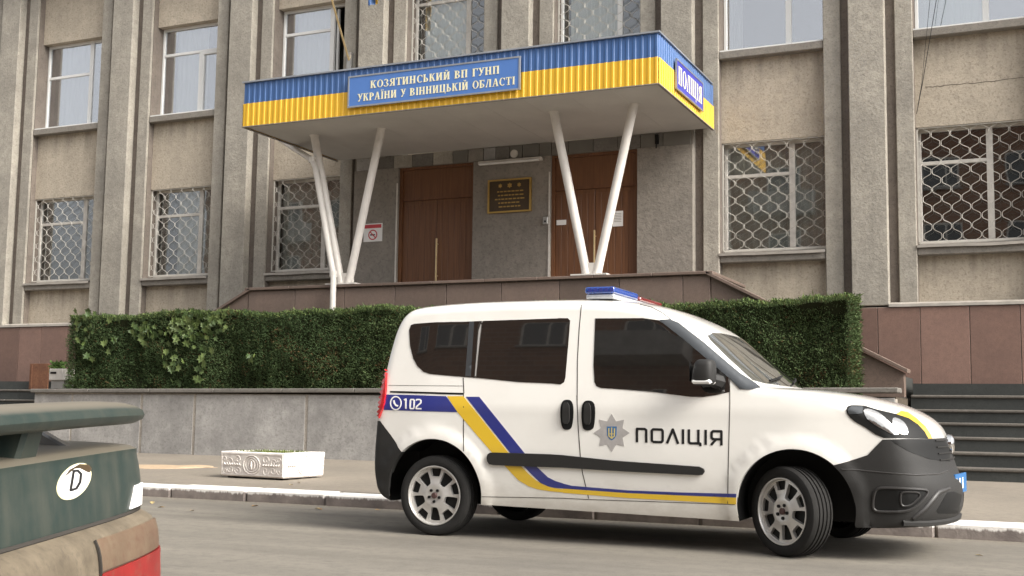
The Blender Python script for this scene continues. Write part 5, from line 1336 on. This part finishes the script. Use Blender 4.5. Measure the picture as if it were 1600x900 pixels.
gsplit('body', 'green', lambda *a: not inb(*a)); gsplit('rear_bumper', 'dirty', inb); gbm.free()
def cast_car(px, py):
    h, nrm, i, d = gbvh.ray_cast(CC, sight(px, py).normalized())
    if h is None: return None
    return h, (nrm if nrm.dot(sight(px, py)) < 0 else -nrm)
def cpanel(name, px, mat, off=.004, depth=.006, step=6, parent=car, holes=(), smooth=0):
    return wrap(name, region([chaikin(px, smooth) if smooth else px], holes, step), cast_car, mat, parent, off, depth)
zc = Z((0, 580), 2.8125)
# lamps let into the rear bumper band, set out in the car's own rear view (lateral, height)
def rear_cast(y, z):
    h, nrm, i, d = gbvh.ray_cast(GLc((-1, y, z)), gh); return None if h is None else (h, nrm if nrm.dot(gh) < 0 else -nrm)
def rpanel(name, P, mat, off, depth, step=.03, sm=0): return wrap(name, region([chaikin(P, sm) if sm else P], (), step), rear_cast, mat, car, off, depth)
for s_, li in ((1, .17), (-1, .42)):
    rpanel('tail_lamp_lens', [(s_*li, .578), (s_*.70, .574), (s_*.70, .646), (s_*.60, .650), (s_*(li+.012), .650)], 'lensdirty', .006, .012)
    rpanel('tail_lamp', [(s_*(li-.01), .44), (s_*.70, .44), (s_*.70, .571), (s_*(li-.005), .573)], 'reddusty', .010, .016)
    rpanel('lamp_seam', [(s_*(li-.018), .44), (s_*(li-.012), .44), (s_*(li+.006), .650), (s_*li, .650)], 'gap', .008, .006, .02)
rpanel('boot_seam', [(-.70, .674), (.70, .674), (.70, .683), (-.70, .683)], 'gap', .003, .006, .03)
rpanel('reflector_tape', [(.545, .688), (.70, .688), (.70, .748), (.60, .748)], 'signwhite', .006, .010, .02)
# oval country sticker
oc, orx, ory, rt = (325, 482), 62, 84, math.radians(28)
def oval(k): return zc([(323+k*(93*math.cos(t)*.64+60*math.sin(t)*.77), 485+k*(-93*math.cos(t)*.77+60*math.sin(t)*.64)) for t in np.linspace(0, 2*math.pi, 36, endpoint=False)])
stk = cpanel('country_sticker', oval(1.0), 'cream', .002, .003, 4)
cpanel('sticker_ground', oval(.93), 'signwhite', .003, .003, 4, stk)
wrap('sticker_letter', region([zc(q) for q in stroke([(304, 524), (318, 440), (336, 438), (350, 452), (346, 488), (330, 516)], 10, True)], (), 3), cast_car, 'vanblack', stk, .0042, .003)
cpanel('sticker_tear', zc([(275, 468), (300, 434), (345, 409), (385, 412), (398, 430), (388, 447), (370, 440), (345, 427), (322, 430), (298, 450)]), 'plaque', .0036, .003, 4, stk)
# wing: aerofoil swept across the boot
V = []; F = []; nu, nv = 16, 40
for j in range(nv+1):
    v = -1+2*j/nv; e = max(0, 1-abs(v)**7)**.5; y = .69*v; zc_ = .958-.008*abs(v)**3; ch = .10*(.35+.65*e); th_ = .031*(.25+.75*e)
    for i in range(nu):
        t = 2*math.pi*i/nu; xx = .12+ch*math.cos(t)+.03*(1-e); zz = zc_+th_*math.sin(t)*(1-.35*math.cos(t))+.007*math.cos(t)
        V.append(GLc((xx, y, zz)))
for j in range(nv):
    for i in range(nu): F.append((j*nu+i, (j+1)*nu+i, (j+1)*nu+(i+1) % nu, j*nu+(i+1) % nu))
F += [tuple(range(nu)), tuple(nv*nu+i for i in range(nu-1, -1, -1))]
wing = MB().add(V, F).build('rear_wing', 'green', car, autosmooth=math.radians(50))
for v in (-.56, .02):
    mb = MB(); mb.add([GLc(p) for p in ((.10, v-.05, .84), (.30, v-.05, .86), (.22, v-.045, .955), (.07, v-.045, .955), (.10, v+.05, .84), (.30, v+.05, .86), (.22, v+.045, .955), (.07, v+.045, .955))], [(0, 1, 2, 3), (7, 6, 5, 4), (0, 4, 5, 1), (1, 5, 6, 2), (2, 6, 7, 3), (3, 7, 4, 0)]); mb.build('wing_pedestal', 'green', wing, .01)
fin = MB().add([GLc((u, .43+dv, w)) for dv in (-.02, .02) for u, w in ((.17, .862), (.46, .862), (.46, .955), (.27, .915))], [(0, 1, 2, 3), (7, 6, 5, 4), (0, 4, 5, 1), (1, 5, 6, 2), (2, 6, 7, 3), (3, 7, 4, 0)]).build('wing_pedestal', 'fin', wing, .006)
# glazing on the cabin
def side_pane(name, pts, sg):
    def cs(x, z):
        h, nrm, i, d = gbvh.ray_cast(GLc((x, sg*3, z)), -gd*sg)
        return None if h is None else (h, nrm if nrm.dot(gd)*sg > 0 else -nrm)
    wrap(name, region([pts], (), .06), cs, 'vanglass', car, .004, .006)
for sg in (-1, 1):
    side_pane('rear_door_window', [(1.05, .92), (1.75, .92), (1.75, 1.2), (1.35, 1.2), (1.15, 1.1)], sg); side_pane('front_door_window', [(1.82, .92), (2.75, .92), (2.45, 1.18), (2.3, 1.2), (1.82, 1.2)], sg)
def fr_cast(y, z):
    h, nrm, i, d = gbvh.ray_cast(GLc((6, y, z)), -gh); return None if h is None else (h, nrm if nrm.dot(gh) > 0 else -nrm)
wrap('rear_window', region([[(-.55, .97), (.55, .97), (.46, 1.24), (-.46, 1.24)]], (), .06), rear_cast, 'vanglass', car, .004, .006)
wrap('windscreen', region([[(-.60, .96), (.60, .96), (.50, 1.23), (-.50, 1.23)]], (), .06), fr_cast, 'vanglass', car, .004, .006)
for u in (GF[0], GR[0]):
    for s in (-1, 1):
        p = O_+gh*u+gd0*(.70*s); rz = math.atan2(gh.y, gh.x)
        place_wheel(p.x, p.y, rz+(0 if s > 0 else math.pi), car, .9)
wu = MB(); wu.add([GLc(p) for p in ((.3, -.5, .22), (4.0, -.5, .22), (4.0, .5, .22), (.3, .5, .22), (.3, -.5, .62), (4.0, -.5, .62), (4.0, .5, .62), (.3, .5, .62))], [(0, 3, 2, 1), (4, 5, 6, 7), (0, 1, 5, 4), (1, 2, 6, 5), (2, 3, 7, 6), (3, 0, 4, 7)]).build('underbody', 'plastic2', car)

for o in bpy.data.objects:
    if '_w' in o: del o['_w']
